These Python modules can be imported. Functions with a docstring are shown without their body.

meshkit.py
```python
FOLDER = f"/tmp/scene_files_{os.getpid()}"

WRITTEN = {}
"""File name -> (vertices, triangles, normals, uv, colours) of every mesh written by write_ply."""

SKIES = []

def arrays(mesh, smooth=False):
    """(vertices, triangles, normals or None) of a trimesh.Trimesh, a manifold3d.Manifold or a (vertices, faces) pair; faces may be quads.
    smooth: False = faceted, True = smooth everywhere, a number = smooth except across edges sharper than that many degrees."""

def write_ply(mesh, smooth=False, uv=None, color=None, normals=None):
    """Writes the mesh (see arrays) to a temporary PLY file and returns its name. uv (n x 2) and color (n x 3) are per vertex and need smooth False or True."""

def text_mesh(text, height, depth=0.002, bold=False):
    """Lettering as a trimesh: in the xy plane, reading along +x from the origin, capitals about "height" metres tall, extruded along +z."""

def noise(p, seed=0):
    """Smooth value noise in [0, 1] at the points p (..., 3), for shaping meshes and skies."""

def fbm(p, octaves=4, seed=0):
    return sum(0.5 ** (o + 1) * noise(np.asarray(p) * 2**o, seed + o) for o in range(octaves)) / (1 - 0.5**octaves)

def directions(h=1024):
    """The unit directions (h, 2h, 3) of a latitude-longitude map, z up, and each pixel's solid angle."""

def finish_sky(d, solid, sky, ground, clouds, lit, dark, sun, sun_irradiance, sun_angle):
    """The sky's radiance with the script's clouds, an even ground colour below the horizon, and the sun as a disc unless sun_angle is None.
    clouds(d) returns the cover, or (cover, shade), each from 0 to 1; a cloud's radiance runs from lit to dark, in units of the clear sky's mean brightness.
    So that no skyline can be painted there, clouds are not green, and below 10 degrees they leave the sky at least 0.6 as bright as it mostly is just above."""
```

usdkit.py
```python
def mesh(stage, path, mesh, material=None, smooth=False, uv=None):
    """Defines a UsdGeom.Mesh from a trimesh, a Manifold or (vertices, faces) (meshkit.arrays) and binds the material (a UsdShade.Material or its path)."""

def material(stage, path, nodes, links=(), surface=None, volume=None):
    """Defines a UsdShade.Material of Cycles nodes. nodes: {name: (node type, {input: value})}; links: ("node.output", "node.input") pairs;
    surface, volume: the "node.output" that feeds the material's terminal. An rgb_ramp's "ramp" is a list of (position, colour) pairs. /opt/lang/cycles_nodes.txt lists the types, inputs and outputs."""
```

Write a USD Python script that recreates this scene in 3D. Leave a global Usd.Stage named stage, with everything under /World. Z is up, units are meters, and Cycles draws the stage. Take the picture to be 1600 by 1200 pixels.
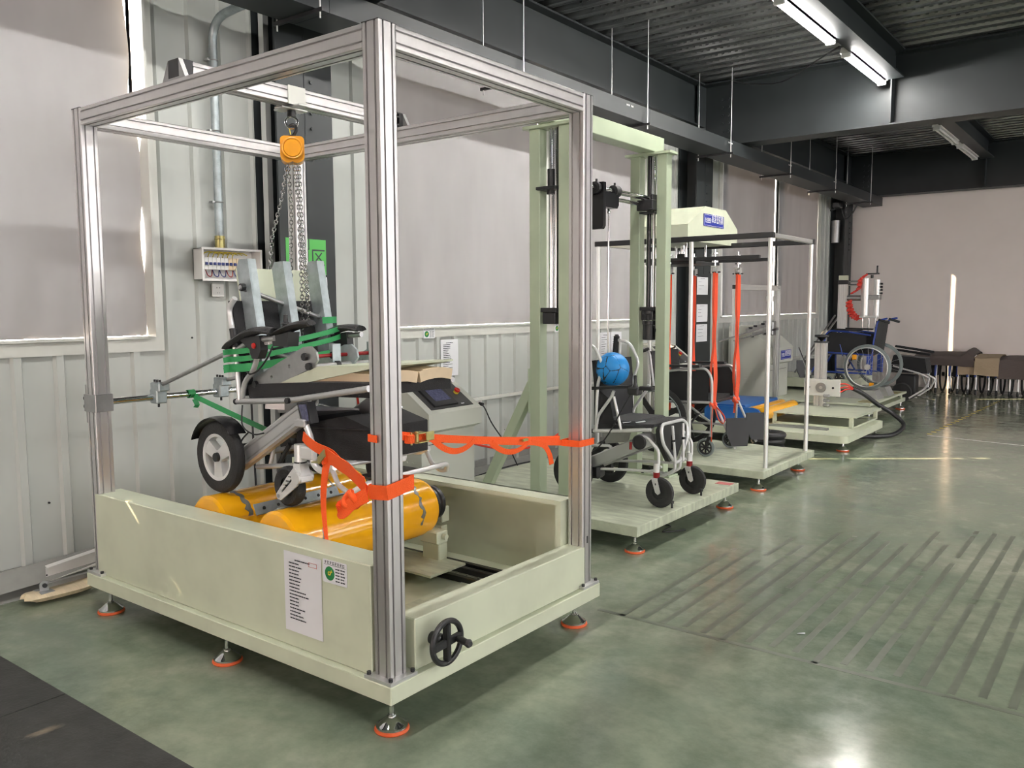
import math, random
import numpy as np, trimesh, manifold3d, meshkit, usdkit
from pxr import Usd, UsdGeom, UsdLux, Gf, Sdf, UsdShade
from shapely.geometry import Polygon, box as sbox, LineString, Point
from shapely.ops import unary_union

stage = Usd.Stage.CreateInMemory()
UsdGeom.SetStageUpAxis(stage, 'Z'); UsdGeom.SetStageMetersPerUnit(stage, 1.0)
UsdGeom.Xform.Define(stage, '/World'); UsdGeom.Scope.Define(stage, '/World/Looks')
R = np.random.default_rng(7); random.seed(7)

# ------------------------------------------------ camera, sky, sun, window light, exposure
cam = UsdGeom.Camera.Define(stage, '/World/camera')
cam.CreateHorizontalApertureAttr(36.0); cam.CreateVerticalApertureAttr(27.0)
cam.CreateFocalLengthAttr(36.0 * 1314.97 / 1600); cam.CreateFStopAttr(0.0)
cam.CreateClippingRangeAttr(Gf.Vec2f(0.05, 500.0))
CR = (0.79583361, 0.60549612, -0.00482803); CD = (0.05299848, -0.07759693, -0.99557515); CF = (-0.60319153, 0.79205629, -0.09384462)
cam.AddTransformOp().Set(Gf.Matrix4d(*CR, 0, *[-c for c in CD], 0, *[-c for c in CF], 0, 2.04658709, -1.98255999, 1.52690601, 1))
cam.CreateExposureAttr(0.6)

dome = UsdLux.DomeLight.Define(stage, '/World/sky')
dome.CreateColorAttr(Gf.Vec3f(1.0, 0.93, 0.9)); dome.CreateIntensityAttr(3.0)
sun = UsdLux.DistantLight.Define(stage, '/World/sun')
SD = np.array([0.804, 0.595, -0.65]); SD /= np.linalg.norm(SD)
zz = -SD; xx = np.cross([0, 0, 1.0], zz); xx /= np.linalg.norm(xx); yy = np.cross(zz, xx)
sun.AddTransformOp().Set(Gf.Matrix4d(*[float(q) for q in (*xx, 0, *yy, 0, *zz, 0, 0, 0, 0, 1)]))
sun.CreateAngleAttr(0.6); sun.CreateColorAttr(Gf.Vec3f(1.0, 0.72, 0.45)); sun.CreateIntensityAttr(6.0); sun.CreateNormalizeAttr(True)

def rect_light(name, loc, w, h, xax, yax, color, inten):
    l = UsdLux.RectLight.Define(stage, '/World/' + name)
    z = np.cross(xax, yax)
    l.AddTransformOp().Set(Gf.Matrix4d(*[float(q) for q in (*xax, 0, *yax, 0, *z, 0, *loc, 1)]))
    l.CreateWidthAttr(w); l.CreateHeightAttr(h); l.CreateColorAttr(Gf.Vec3f(*color)); l.CreateIntensityAttr(inten)
# daylight through the windows of the wall opposite (off to the right)
for k, y in enumerate((-5.0, 0.5, 6.0, 11.5)):
    rect_light('window_daylight_%03d' % k, (13.9, y, 2.3), 4.2, 2.0, (0, 1, 0), (0, 0, 1), (0.98, 0.97, 1.0), 4.2)
# and through those of the wall behind the camera, warmer in the low sun
for k, x in enumerate((0.5, 5.5, 10.5)):
    rect_light('rear_daylight_%03d' % k, (x, -23.9, 2.3), 4.6, 2.6, (-1, 0, 0), (0, 0, 1), (1.0, 0.91, 0.87), 10.0)

# ------------------------------------------------ mesh helpers
V = lambda *a: np.array(a, float)
def nrm(a): a = np.asarray(a, float); return a / (np.linalg.norm(a) + 1e-12)
def join(*ms):
    out = []
    for m in ms: out += list(m) if isinstance(m, (list, tuple)) else [m]
    return trimesh.util.concatenate([trimesh.Trimesh(m.vertices, m.faces, process=False) for m in out])
def hull(pts): return trimesh.Trimesh(np.asarray(pts, float)).convex_hull if False else trimesh.convex.convex_hull(np.asarray(pts, float))
def box(x0, x1, y0, y1, z0, z1, b=0.0):
    c = V((x0 + x1) / 2, (y0 + y1) / 2, (z0 + z1) / 2); h = V(abs(x1 - x0), abs(y1 - y0), abs(z1 - z0)) / 2
    if b <= 0:
        m = trimesh.creation.box(h * 2); m.apply_translation(c); return m
    b = min(b, h.min() * .9)
    p = []
    for s in np.ndindex(2, 2, 2):
        s = np.array(s) * 2 - 1
        for k in range(3):
            q = h - b; q = q.copy(); q[k] = h[k]; p.append(c + s * q)
    return hull(p)
def frame_of(d, up=(0, 0, 1)):
    d = nrm(d); up = np.asarray(up, float)
    if abs(d @ nrm(up)) > .98: up = V(1, 0, 0) if abs(d[0]) < .9 else V(0, 1, 0)
    u = nrm(np.cross(up, d)); v = np.cross(d, u); return u, v, d
def bar(p, q, w, h, up=(0, 0, 1), b=0.0):
    """box along p-q, w wide (sideways), h along up"""
    p, q = V(*p), V(*q); L = np.linalg.norm(q - p); m = box(-w / 2, w / 2, -h / 2, h / 2, 0, L, b)
    u, v, d = frame_of(q - p, up); T = np.eye(4); T[:3, 0], T[:3, 1], T[:3, 2], T[:3, 3] = u, v, d, p
    m.apply_transform(T); return m
def cyl(p, q, r, r2=None, n=20):
    p, q = V(*p), V(*q); return tube([p, q], [r, r if r2 is None else r2], n)
def cr(pts, k=6):
    P = np.array(pts, float); out = []
    for i in range(len(P) - 1):
        a, b, c, d = P[max(i - 1, 0)], P[i], P[i + 1], P[min(i + 2, len(P) - 1)]
        for t in np.linspace(0, 1, k, endpoint=False):
            out.append(.5 * (2 * b + (c - a) * t + (2 * a - 5 * b + 4 * c - d) * t * t + (3 * b - a - 3 * c + d) * t ** 3))
    return np.array(out + [P[-1]])
def fillet(pts, r, k=5):
    P = [V(*p) for p in pts]; out = [P[0]]
    for a, b, c in zip(P, P[1:], P[2:]):
        d1, d2 = a - b, c - b; rr = min(r, .45 * np.linalg.norm(d1), .45 * np.linalg.norm(d2)); s, e = b + nrm(d1) * rr, b + nrm(d2) * rr
        for t in np.linspace(0, 1, k): out.append((1 - t) ** 2 * s + 2 * t * (1 - t) * b + t * t * e)
    return np.array(out + [P[-1]])
def tube(pts, r, n=12, closed=False, cap=True):
    P = np.asarray(pts, float); N = len(P); r = np.broadcast_to(np.asarray(r, float), (N,))
    if closed: T = np.roll(P, -1, 0) - np.roll(P, 1, 0)
    else: T = np.gradient(P, axis=0)
    T /= np.linalg.norm(T, axis=1, keepdims=True) + 1e-12
    u = nrm(np.cross(T[0], V(0, 0, 1) if abs(T[0][2]) < .9 else V(1, 0, 0))); a = np.arange(n) * 2 * np.pi / n; vs = []
    for i in range(N):
        u = nrm(u - T[i] * (u @ T[i])); w = np.cross(T[i], u)
        vs.append(P[i] + r[i] * (np.cos(a)[:, None] * u + np.sin(a)[:, None] * w))
    v = np.vstack(vs); f = []
    for i in range(N if closed else N - 1):
        j = (i + 1) % N
        for k in range(n):
            l = (k + 1) % n; f += [[i * n + k, i * n + l, j * n + l], [i * n + k, j * n + l, j * n + k]]
    if cap and not closed:
        v = np.vstack([v, P[0], P[-1]]); c0, c1 = len(v) - 2, len(v) - 1
        for k in range(n):
            l = (k + 1) % n; f += [[c0, l, k], [c1, (N - 1) * n + k, (N - 1) * n + l]]
    return trimesh.Trimesh(v, f, process=False)
def lathe(prof, o=(0, 0, 0), axis=(0, 0, 1), n=32):
    """prof [(r, h)], revolved round the axis through o"""
    u, v, d = frame_of(axis); o = V(*o); a = np.arange(n) * 2 * np.pi / n; vs = []
    for r, h in prof: vs.append(o + d * h + max(r, 1e-5) * (np.cos(a)[:, None] * u + np.sin(a)[:, None] * v))
    v_ = np.vstack(vs); f = []
    for i in range(len(prof) - 1):
        for k in range(n):
            l = (k + 1) % n; f += [[i * n + k, i * n + l, (i + 1) * n + l], [i * n + k, (i + 1) * n + l, (i + 1) * n + k]]
    return trimesh.Trimesh(v_, f, process=False)
def torus(c, axis, Rr, r, n=40, m=10, sq=1.0):
    prof = [(Rr + r * math.cos(t), sq * r * math.sin(t)) for t in np.linspace(0, 2 * math.pi, m + 1)]
    return lathe(prof, c, axis, n)
def prism(poly, o, u, v, h0, h1):
    """shapely polygon (or points) in the plane (o, u, v), extruded along u x v from h0 to h1"""
    if not hasattr(poly, 'geom_type'): poly = Polygon(poly)
    gs = poly.geoms if hasattr(poly, 'geoms') else [poly]; ms = []
    u, v = nrm(u), nrm(v); w = np.cross(u, v); T = np.eye(4); T[:3, 0], T[:3, 1], T[:3, 2], T[:3, 3] = u, v, w, V(*o) + w * h0
    for g in gs:
        if g.area < 1e-10: continue
        m = trimesh.creation.extrude_polygon(g, h1 - h0, engine='earcut'); m.apply_transform(T); ms.append(m)
    return join(ms)
X, Y, Z = V(1, 0, 0), V(0, 1, 0), V(0, 0, 1)
def rrect(x0, x1, y0, y1, r, k=6): return sbox(x0 + r, y0 + r, x1 - r, y1 - r).buffer(r, quad_segs=k)
def ribbon(pts, w, t=0.003, side=None, normal=None):
    """a flat strap along pts; side = direction across its width (vector or one per point)"""
    P = np.asarray(pts, float); N = len(P); S = np.broadcast_to(np.asarray(side, float), (N, 3)); T = np.gradient(P, axis=0); v = []
    W = np.broadcast_to(np.asarray(w, float), (N,))
    for i in range(N):
        d = nrm(T[i]); s = nrm(S[i] - d * (S[i] @ d)); n = np.cross(d, s)
        v += [P[i] - s * W[i] / 2 - n * t / 2, P[i] + s * W[i] / 2 - n * t / 2, P[i] + s * W[i] / 2 + n * t / 2, P[i] - s * W[i] / 2 + n * t / 2]
    f = []
    for i in range(N - 1):
        for k in range(4):
            a, b = i * 4 + k, i * 4 + (k + 1) % 4; f += [[a, b, b + 4], [a, b + 4, a + 4]]
    f += [[0, 2, 1], [0, 3, 2], [4 * N - 4, 4 * N - 3, 4 * N - 2], [4 * N - 4, 4 * N - 2, 4 * N - 1]]
    return trimesh.Trimesh(v, f, process=False)
def sheet(fn, us, vs, t=None):
    """grid surface fn(u, v) -> point; with thickness t along its normal when given"""
    P = np.array([[fn(u, v) for v in vs] for u in us], float); n, m = len(us), len(vs)
    def grid(o, flip):
        f = []
        for i in range(n - 1):
            for j in range(m - 1):
                a = o + i * m + j; q = [[a, a + 1, a + m + 1], [a, a + m + 1, a + m]]; f += [x[::-1] for x in q] if flip else q
        return f
    if not t: return trimesh.Trimesh(P.reshape(-1, 3), grid(0, False), process=False)
    du, dv = np.gradient(P, axis=0), np.gradient(P, axis=1); nn = np.cross(du, dv); nn /= np.linalg.norm(nn, axis=2, keepdims=True) + 1e-12
    A, B = (P + nn * t / 2).reshape(-1, 3), (P - nn * t / 2).reshape(-1, 3); f = grid(0, True) + grid(n * m, False)
    e = [i * m for i in range(n)] + [(n - 1) * m + j for j in range(1, m)] + [i * m + m - 1 for i in range(n - 2, -1, -1)] + [j for j in range(m - 2, 0, -1)]
    for a, b in zip(e, e[1:] + e[:1]): f += [[a, b, b + n * m], [a, b + n * m, a + n * m]]
    return trimesh.Trimesh(np.vstack([A, B]), f, process=False)
def moved(m, t): m = m.copy(); m.apply_translation(t); return m

# ------------------------------------------------ scene-tree helpers
used = {}
def uniq(parent, name):
    k = (str(parent), name); used[k] = used.get(k, -1) + 1
    return name if used[k] == 0 else '%s_%03d' % (name, used[k])
def tag(prim, label=None, cat=None, group=None, kind=None):
    for k, v in (('label', label), ('category', cat), ('group', group), ('kind', kind)):
        if v: prim.SetCustomDataByKey(k, v)
def put(path, mesh, mat, smooth=35):
    m = usdkit.mesh(stage, path, mesh, mat, smooth=smooth); return m.GetPrim()
class Thing:
    """an Xform at the thing's base; parts are meshes given in world metres"""
    def __init__(s, name, label=None, cat=None, loc=(0, 0, 0), group=None, kind=None):
        s.name, s.loc, s.cat = name, V(*loc), cat; s.path = '/World/' + uniq('/World', name)
        s.x = UsdGeom.Xform.Define(stage, s.path); s.x.AddTranslateOp().Set(Gf.Vec3d(*map(float, loc)))
        tag(s.x.GetPrim(), label, cat, group, kind)
    def p(s, name, mesh, mat, smooth=35, label=None, on=None, kind=None):
        par = on or s.path; path = par + '/' + uniq(par, name)
        pr = put(path, moved(join(mesh) if isinstance(mesh, (list, tuple)) else mesh, -s.loc), mat, smooth); tag(pr, label, kind=kind); return path
    def copy(s, loc, label=None, rz=0, group=None):
        path = '/World/' + uniq('/World', s.name); x = UsdGeom.Xform.Define(stage, path)
        x.AddTranslateOp().Set(Gf.Vec3d(*map(float, loc)))
        if rz: x.AddRotateZOp().Set(float(rz))
        x.GetPrim().GetReferences().AddInternalReference(s.path)
        x.GetPrim().SetInstanceable(True); tag(x.GetPrim(), label, s.cat, group); return path
def single(name, mesh, mat, label, cat, group=None, kind=None, smooth=35):
    mesh = join(mesh) if isinstance(mesh, (list, tuple)) else mesh
    lo, hi = mesh.bounds; c = V(*((lo + hi) / 2)[:2], lo[2]); path = '/World/' + uniq('/World', name)
    m = usdkit.mesh(stage, path, moved(mesh, -c), mat, smooth=smooth); m.AddTranslateOp().Set(Gf.Vec3d(*map(float, c)))
    tag(m.GetPrim(), label, cat, group, kind); return path

# ------------------------------------------------ materials
def lin(*rgb):
    c = np.array(rgb, float) / 255; return tuple(np.where(c <= .04045, c / 12.92, ((c + .055) / 1.055) ** 2.4))
def M(name, col, rough=.5, metal=0.0, var=0.0, scale=6.0, bump=0.0, bscale=60.0, stretch=None, rvar=0.0, dark=None, **kw):
    """principled; var: how far noise moves the colour towards `dark` (default a darker tone)"""
    path = '/World/Looks/' + name; n = {'p': ('principled_bsdf', {'base_color': col, 'roughness': rough, 'metallic': metal, **kw})}; l = []
    if var or bump or rvar:
        n['g'] = ('geometry', {}); n['mp'] = ('mapping', {'scale': stretch or (1, 1, 1)}); l.append(('g.position', 'mp.vector'))
        n['n'] = ('noise_texture', {'scale': scale, 'detail': 5.0, 'roughness': .6}); l.append(('mp.vector', 'n.vector'))
    if var:
        dk = dark or tuple(c * (1 - var) for c in col)
        n['r'] = ('rgb_ramp', {'ramp': [(.32, dk), (.62, col)]}); l += [('n.fac', 'r.fac'), ('r.color', 'p.base_color')]
    if rvar:
        n['m'] = ('map_range', {'from_min': .3, 'from_max': .7, 'to_min': max(rough - rvar, .03), 'to_max': rough + rvar, 'clamp': True}); l += [('n.fac', 'm.value'), ('m.result', 'p.roughness')]
    if bump:
        n['n2'] = ('noise_texture', {'scale': bscale, 'detail': 3.0}); n['b'] = ('bump', {'strength': bump, 'distance': .01}); l += [('mp.vector', 'n2.vector'), ('n2.fac', 'b.height'), ('b.normal', 'p.normal')]
    return usdkit.material(stage, path, n, l, surface='p.BSDF')
def emit(name, col, s):
    return usdkit.material(stage, '/World/Looks/' + name, {'e': ('emission', {'color': col, 'strength': s})}, [], surface='e.emission')
ALU = M('anodised_aluminium', (.66, .64, .64), .34, .82, var=.06, scale=14, stretch=(1, 1, .06))
ALU2 = M('mill_aluminium', (.72, .72, .71), .38, .8)
CHROME = M('chrome', (.75, .75, .76), .1, 1.0)
STEEL = M('dull_steel', (.42, .42, .42), .38, .85, var=.12, scale=20)
GALV = M('galvanised_steel', (.46, .52, .54), .45, .6, var=.25, scale=18)
SILVER = M('silver_paint', (.56, .56, .57), .3, .6)
SILVERL = M('white_silver_paint', (.74, .74, .74), .28, .35)
GREEN = M('pale_green_paint', lin(208, 213, 190), .38, var=.10, scale=3.0, rvar=.06)
GREEN_D = M('pale_green_worn_top', lin(200, 206, 184), .4, var=.34, scale=5.0, stretch=(1, 4, 1))
GREEN_P = M('green_portal_paint', lin(176, 188, 162), .36, var=.08, scale=4)
CONSOLE = M('console_paint', lin(190, 191, 182), .42, var=.04, scale=4)
CLAD = M('cladding_paint', lin(190, 193, 189), .36, var=.10, scale=1.6, stretch=(1, 1, .35), rvar=.05)
TRIM = M('white_trim_paint', lin(206, 206, 200), .35, var=.06, scale=5)
PLASTER = M('plaster_white', lin(240, 231, 227), .7, var=.05, scale=1.2)
DARK = M('dark_steel_paint', lin(44, 49, 51), .5, var=.18, scale=2.0)
DECK = M('galvanised_deck', (.30, .31, .31), .3, .85, var=.35, scale=3.0, stretch=(.3, 4, 1), rvar=.1)
BLACK = M('black_plastic', (.018, .018, .02), .42)
BLACKG = M('black_gloss', (.012, .012, .014), .2)
RUBBER = M('tyre_rubber', (.022, .022, .023), .72, bump=.3, bscale=120)
FABRIC = M('black_fabric', (.016, .016, .018), .9, bump=.35, bscale=300, sheen_weight=.1)
YELLOW = M('yellow_enamel', lin(246, 176, 22), .16, var=.10, scale=5.0, coat_weight=.4)
SCRAPE = M('scraped_drum_metal', lin(140, 138, 128), .4, .5, var=.45, scale=30)
ORANGE = M('orange_webbing', lin(255, 96, 30), .75, bump=.4, bscale=200)
ORANGE2 = M('coral_webbing', lin(250, 100, 66), .75, bump=.4, bscale=200)
FOOTO = M('orange_rubber', lin(226, 98, 48), .6)
HOIST = M('hoist_yellow', lin(212, 142, 28), .32, var=.08, scale=20)
TAPE = M('green_tape', lin(50, 152, 88), .5)
BEIGE = M('beige_skin_pad', lin(222, 200, 168), .5, var=.1, scale=8)
WOOD = M('pale_wood', lin(222, 204, 172), .55, var=.16, scale=10, stretch=(.4, 6, 1))
PAPER = M('white_paper', lin(226, 226, 230), .75)
INK = M('printed_ink', lin(70, 72, 78), .8)
INKR = M('red_stamp_ink', lin(206, 120, 120), .8)
SIGNG = M('sign_green', lin(92, 186, 92), .5)
STICKG = M('sticker_green', lin(36, 130, 70), .5)
YEL2 = M('sticker_yellow', lin(216, 196, 60), .5)
RED = M('red_plastic', lin(196, 32, 26), .3)
DRED = M('dark_red_anodised', lin(140, 28, 30), .3, .3)
REDHOSE = M('red_hose', lin(226, 62, 50), .35)
BLUEP = M('blue_sheet_paint', lin(30, 92, 164), .38)
BLUEF = M('blue_frame_paint', lin(44, 68, 150), .28)
BLUEB = M('ball_blue', lin(30, 134, 206), .42)
PLATE = M('nameplate_blue', lin(40, 54, 150), .35)
WHITE = M('white_plastic', lin(232, 230, 228), .4)
BRASS = M('zinc_yellow_steel', lin(186, 176, 116), .35, .7, var=.2, scale=40)
SCREEN = M('console_screen', lin(96, 98, 128), .15, var=.45, scale=60)
GREYP = M('dark_grey_panel', lin(62, 62, 62), .35)
WIREY = M('yellow_wire', lin(206, 186, 60), .5)
WIREB = M('blue_wire', lin(40, 50, 110), .5)
AMBER = M('amber_reflector', lin(236, 160, 30), .25)
TYREG = M('grey_tyre', lin(112, 120, 120), .6)
BROWN = M('brown_cover_fabric', lin(92, 82, 80), .9, bump=.5, bscale=40)
TANF = M('tan_cover_fabric', lin(168, 150, 126), .9, bump=.5, bscale=40)
MAT = M('black_rubber_mat', lin(62, 62, 60), .85, var=.3, scale=9, bump=.25, bscale=70)
WORN = M('worn_floor_mark', lin(108, 114, 100), .3, var=.2, scale=9)
TUBE = emit('lamp_tube_glow', (1.0, .97, .92), 112.0)
GREYD = M('grey_flashing', lin(150, 150, 146), .45, var=.2, scale=5)
def blind_mat():
    n = {'g': ('geometry', {}), 'mp': ('mapping', {'scale': (1, 1, .25)}), 'n': ('noise_texture', {'scale': 2.4, 'detail': 4.0}),
         'r': ('rgb_ramp', {'ramp': [(.3, lin(152, 152, 154)), (.65, lin(163, 163, 165))]}),
         'd': ('principled_bsdf', {'roughness': .62}), 't': ('translucent_bsdf', {'color': (.6, .50, .46)}), 'm': ('mix_closure', {'fac': .006})}
    return usdkit.material(stage, '/World/Looks/blind_fabric', n, [('g.position', 'mp.vector'), ('mp.vector', 'n.vector'), ('n.fac', 'r.fac'), ('r.color', 'd.base_color'),
        ('d.BSDF', 'm.closure1'), ('t.BSDF', 'm.closure2')], surface='m.closure')
BLIND = blind_mat()
def glass_mat():
    n = {'t': ('transparent_bsdf', {'color': (.96, .97, .97)}), 'g': ('glossy_bsdf', {'roughness': .02, 'color': (1, 1, 1)}), 'm': ('mix_closure', {'fac': .006})}
    return usdkit.material(stage, '/World/Looks/window_glass', n, [('t.BSDF', 'm.closure1'), ('g.BSDF', 'm.closure2')], surface='m.closure')
GLASS = glass_mat()
def floor_mat():
    n = {'g': ('geometry', {}), 'n1': ('noise_texture', {'scale': .9, 'detail': 7.0, 'roughness': .62, 'distortion': .6}),
         'n2': ('noise_texture', {'scale': 6.0, 'detail': 6.0, 'roughness': .7}), 'n3': ('noise_texture', {'scale': 26.0, 'detail': 4.0}),
         'r1': ('rgb_ramp', {'ramp': [(.3, lin(104, 120, 104)), (.5, lin(132, 141, 122)), (.72, lin(160, 162, 144))]}),
         'r2': ('rgb_ramp', {'ramp': [(.30, (.72, .74, .72)), (.55, (1, 1, 1)), (.78, (1.12, 1.1, 1.06))]}),
         'mx': ('mix_color', {'blend_type': 'multiply', 'fac': .8}),
         'rr': ('map_range', {'from_min': .3, 'from_max': .7, 'to_min': .09, 'to_max': .24, 'clamp': True}),
         'p': ('principled_bsdf', {'roughness': .2, 'specular_ior_level': .55})}
    return usdkit.material(stage, '/World/Looks/polished_concrete', n, [('g.position', 'n1.vector'), ('g.position', 'n2.vector'), ('g.position', 'n3.vector'), ('n1.fac', 'r1.fac'), ('n2.fac', 'r2.fac'),
        ('r1.color', 'mx.a'), ('r2.color', 'mx.b'), ('mx.result', 'p.base_color'), ('n2.fac', 'rr.value'), ('rr.result', 'p.roughness')], surface='p.BSDF')
FLOOR = floor_mat()

# ------------------------------------------------ the room
WX = -2.76; Y0, Y1, XR, ZC = -24.0, 14.6, 14.0, 4.2
fl = Thing('floor', kind='structure')
fl.p('slab', box(WX - .1, XR + .1, Y0 - .1, Y1 + .1, -.12, 0), FLOOR)
r2 = np.random.default_rng(3)
for k in range(27):                       # marks left on the concrete by strips that were taken up
    x = .02 + k * .104; ya, yb = 1.56 + r2.uniform(-.03, .06), min(4.3, 3.0 + k * .09 + r2.uniform(-.2, .5)); segs = []; y = ya
    while y < yb:
        e = min(yb, y + r2.uniform(.45, 1.5)); segs.append(box(x, x + .03, y, e, 0, .0006)); y = e + r2.uniform(.02, .14)
    fl.p('worn_stripe', join(segs), WORN)
fl.p('worn_stripe', box(-.1, 2.3, 1.53, 1.56, 0, .0006), WORN)

# window bays of the left wall: (y0, y1)
WINS = [(-3.42, -1.52), (-1.3, .70), (2.72, 4.74), (4.95, 6.86), (9.08, 11.09), (11.25, 13.24)]
WZ0, WZ1 = 1.345, 3.62
wl = Thing('wall_left', kind='structure')
PITCH, OFF = .2205, .162
def panel_profile(y0, w):
    # flat pan with one trapezoidal rib standing into the room at its start
    return [(0, 0), (.012, .022), (.05, .022), (.062, 0), (w, 0)]
k0 = int(math.floor((-6.5 - OFF) / PITCH)); k1 = int(math.ceil((Y1 - OFF) / PITCH))
for k in range(k0, k1):
    ya = OFF + k * PITCH; yb = ya + PITCH
    if yb > Y1 or ya < -6: continue
    runs = [(0, ZC + .1)]
    for w0, w1 in WINS:
        if ya < w1 + .06 - .02 and yb > w0 - .02: runs = [(0, WZ0 - .08), (WZ1 + .05, ZC + .1)] if (ya >= w0 - .04 and yb <= w1 + .13) else runs
    for za, zb in runs:
        prof = panel_profile(ya, PITCH); top = [(WX + d, ya + t) for t, d in prof]; poly = Polygon(top + [(WX - .012, yb), (WX - .012, ya)])
        wl.p('cladding_panel', prism(poly, (0, 0, 0), X, Y, za, zb), CLAD, smooth=False)
# backing so that no daylight leaks between the sheets, with the window openings left open
outer = sbox(Y0, 0, Y1, ZC + .1)
for w0, w1 in WINS: outer = outer.difference(sbox(w0, WZ0, w1, WZ1))
wl.p('backing', prism(outer, (WX, 0, 0), Y, Z, -.05, -.0125), CLAD, smooth=False)
wl.p('base_flashing', prism([(WX - .01, 0), (WX + .16, 0), (WX + .16, .003), (WX + .02, .07), (WX + .02, .13), (WX - .01, .13)], (0, Y0, 0), X, Z, -(Y1 - Y0), 0), GREYD, smooth=False)
def screw(y, z): return cyl((WX - .005, y, z), (WX + .008, y, z), .006, n=8)
for i, (y, z) in enumerate([(.172, .30), (.49, .335), (.10, .45), (.64, 1.30), (3.05, .35), (3.9, .33), (1.01, 1.33), (4.2, .36), (3.5, 1.2)]):
    wl.p('fixing_screw', screw(y, z), BLACK)
wf = Thing('wall_far', kind='structure'); wf.p('plaster', box(WX - .16, XR + .1, Y1, Y1 + .15, 0, ZC + .1), PLASTER)
wr = Thing('wall_right', kind='structure'); wr.p('plaster', box(XR, XR + .15, Y0, Y1, 0, ZC + .1), PLASTER)
wb = Thing('wall_back', kind='structure'); wb.p('plaster', box(WX - .16, XR + .1, Y0 - .15, Y0, 0, ZC + .1), PLASTER)

# ribbed metal deck overhead
ce = Thing('ceiling', kind='structure')
PW = .205
def deck_profile(y0, n):
    pts = []
    for i in range(n):
        y = y0 + i * PW; pts += [(y, 0), (y + .085, 0), (y + .11, .062), (y + .18, .062)]
    return pts + [(y0 + n * PW, 0)]
y = -6.0; di = 0
while y < Y1:
    n = 4; pr = deck_profile(y, n); poly = Polygon(pr + [(p[0], p[1] + .012) for p in pr[::-1]])
    if y + n * PW < Y1 + .3: ce.p('deck_sheet', prism(poly, (-3, 0, ZC), Y, Z, 0, XR + 3.1), DECK, smooth=False)
    y += n * PW
ce.p('slab', box(WX - .2, XR + .2, Y0 - .2, Y1 + .2, ZC + .08, ZC + .2), PLASTER)
ms = []
for j in range(int((Y1 - 2) / PW)):
    yc = -6 + math.floor((2 + 6) / PW) * PW + j * PW
    for s, yy_ in ((1, yc + .0975), (-1, yc + .1925)):
        for xk in np.arange(-2.2, 5.5, .075):
            ms.append((xk, yy_, ZC + .031))
bump_m = trimesh.creation.box((.03, .012, .022)); bv = bump_m.vertices; P = np.array(ms)
vv = (P[:, None, :] + bv[None]).reshape(-1, 3); ff = (np.arange(len(P))[:, None, None] * 8 + bump_m.faces[None]).reshape(-1, 3)
ce.p('embossed_dimples', trimesh.Trimesh(vv, ff, process=False), DECK, smooth=False, kind='stuff')

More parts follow.
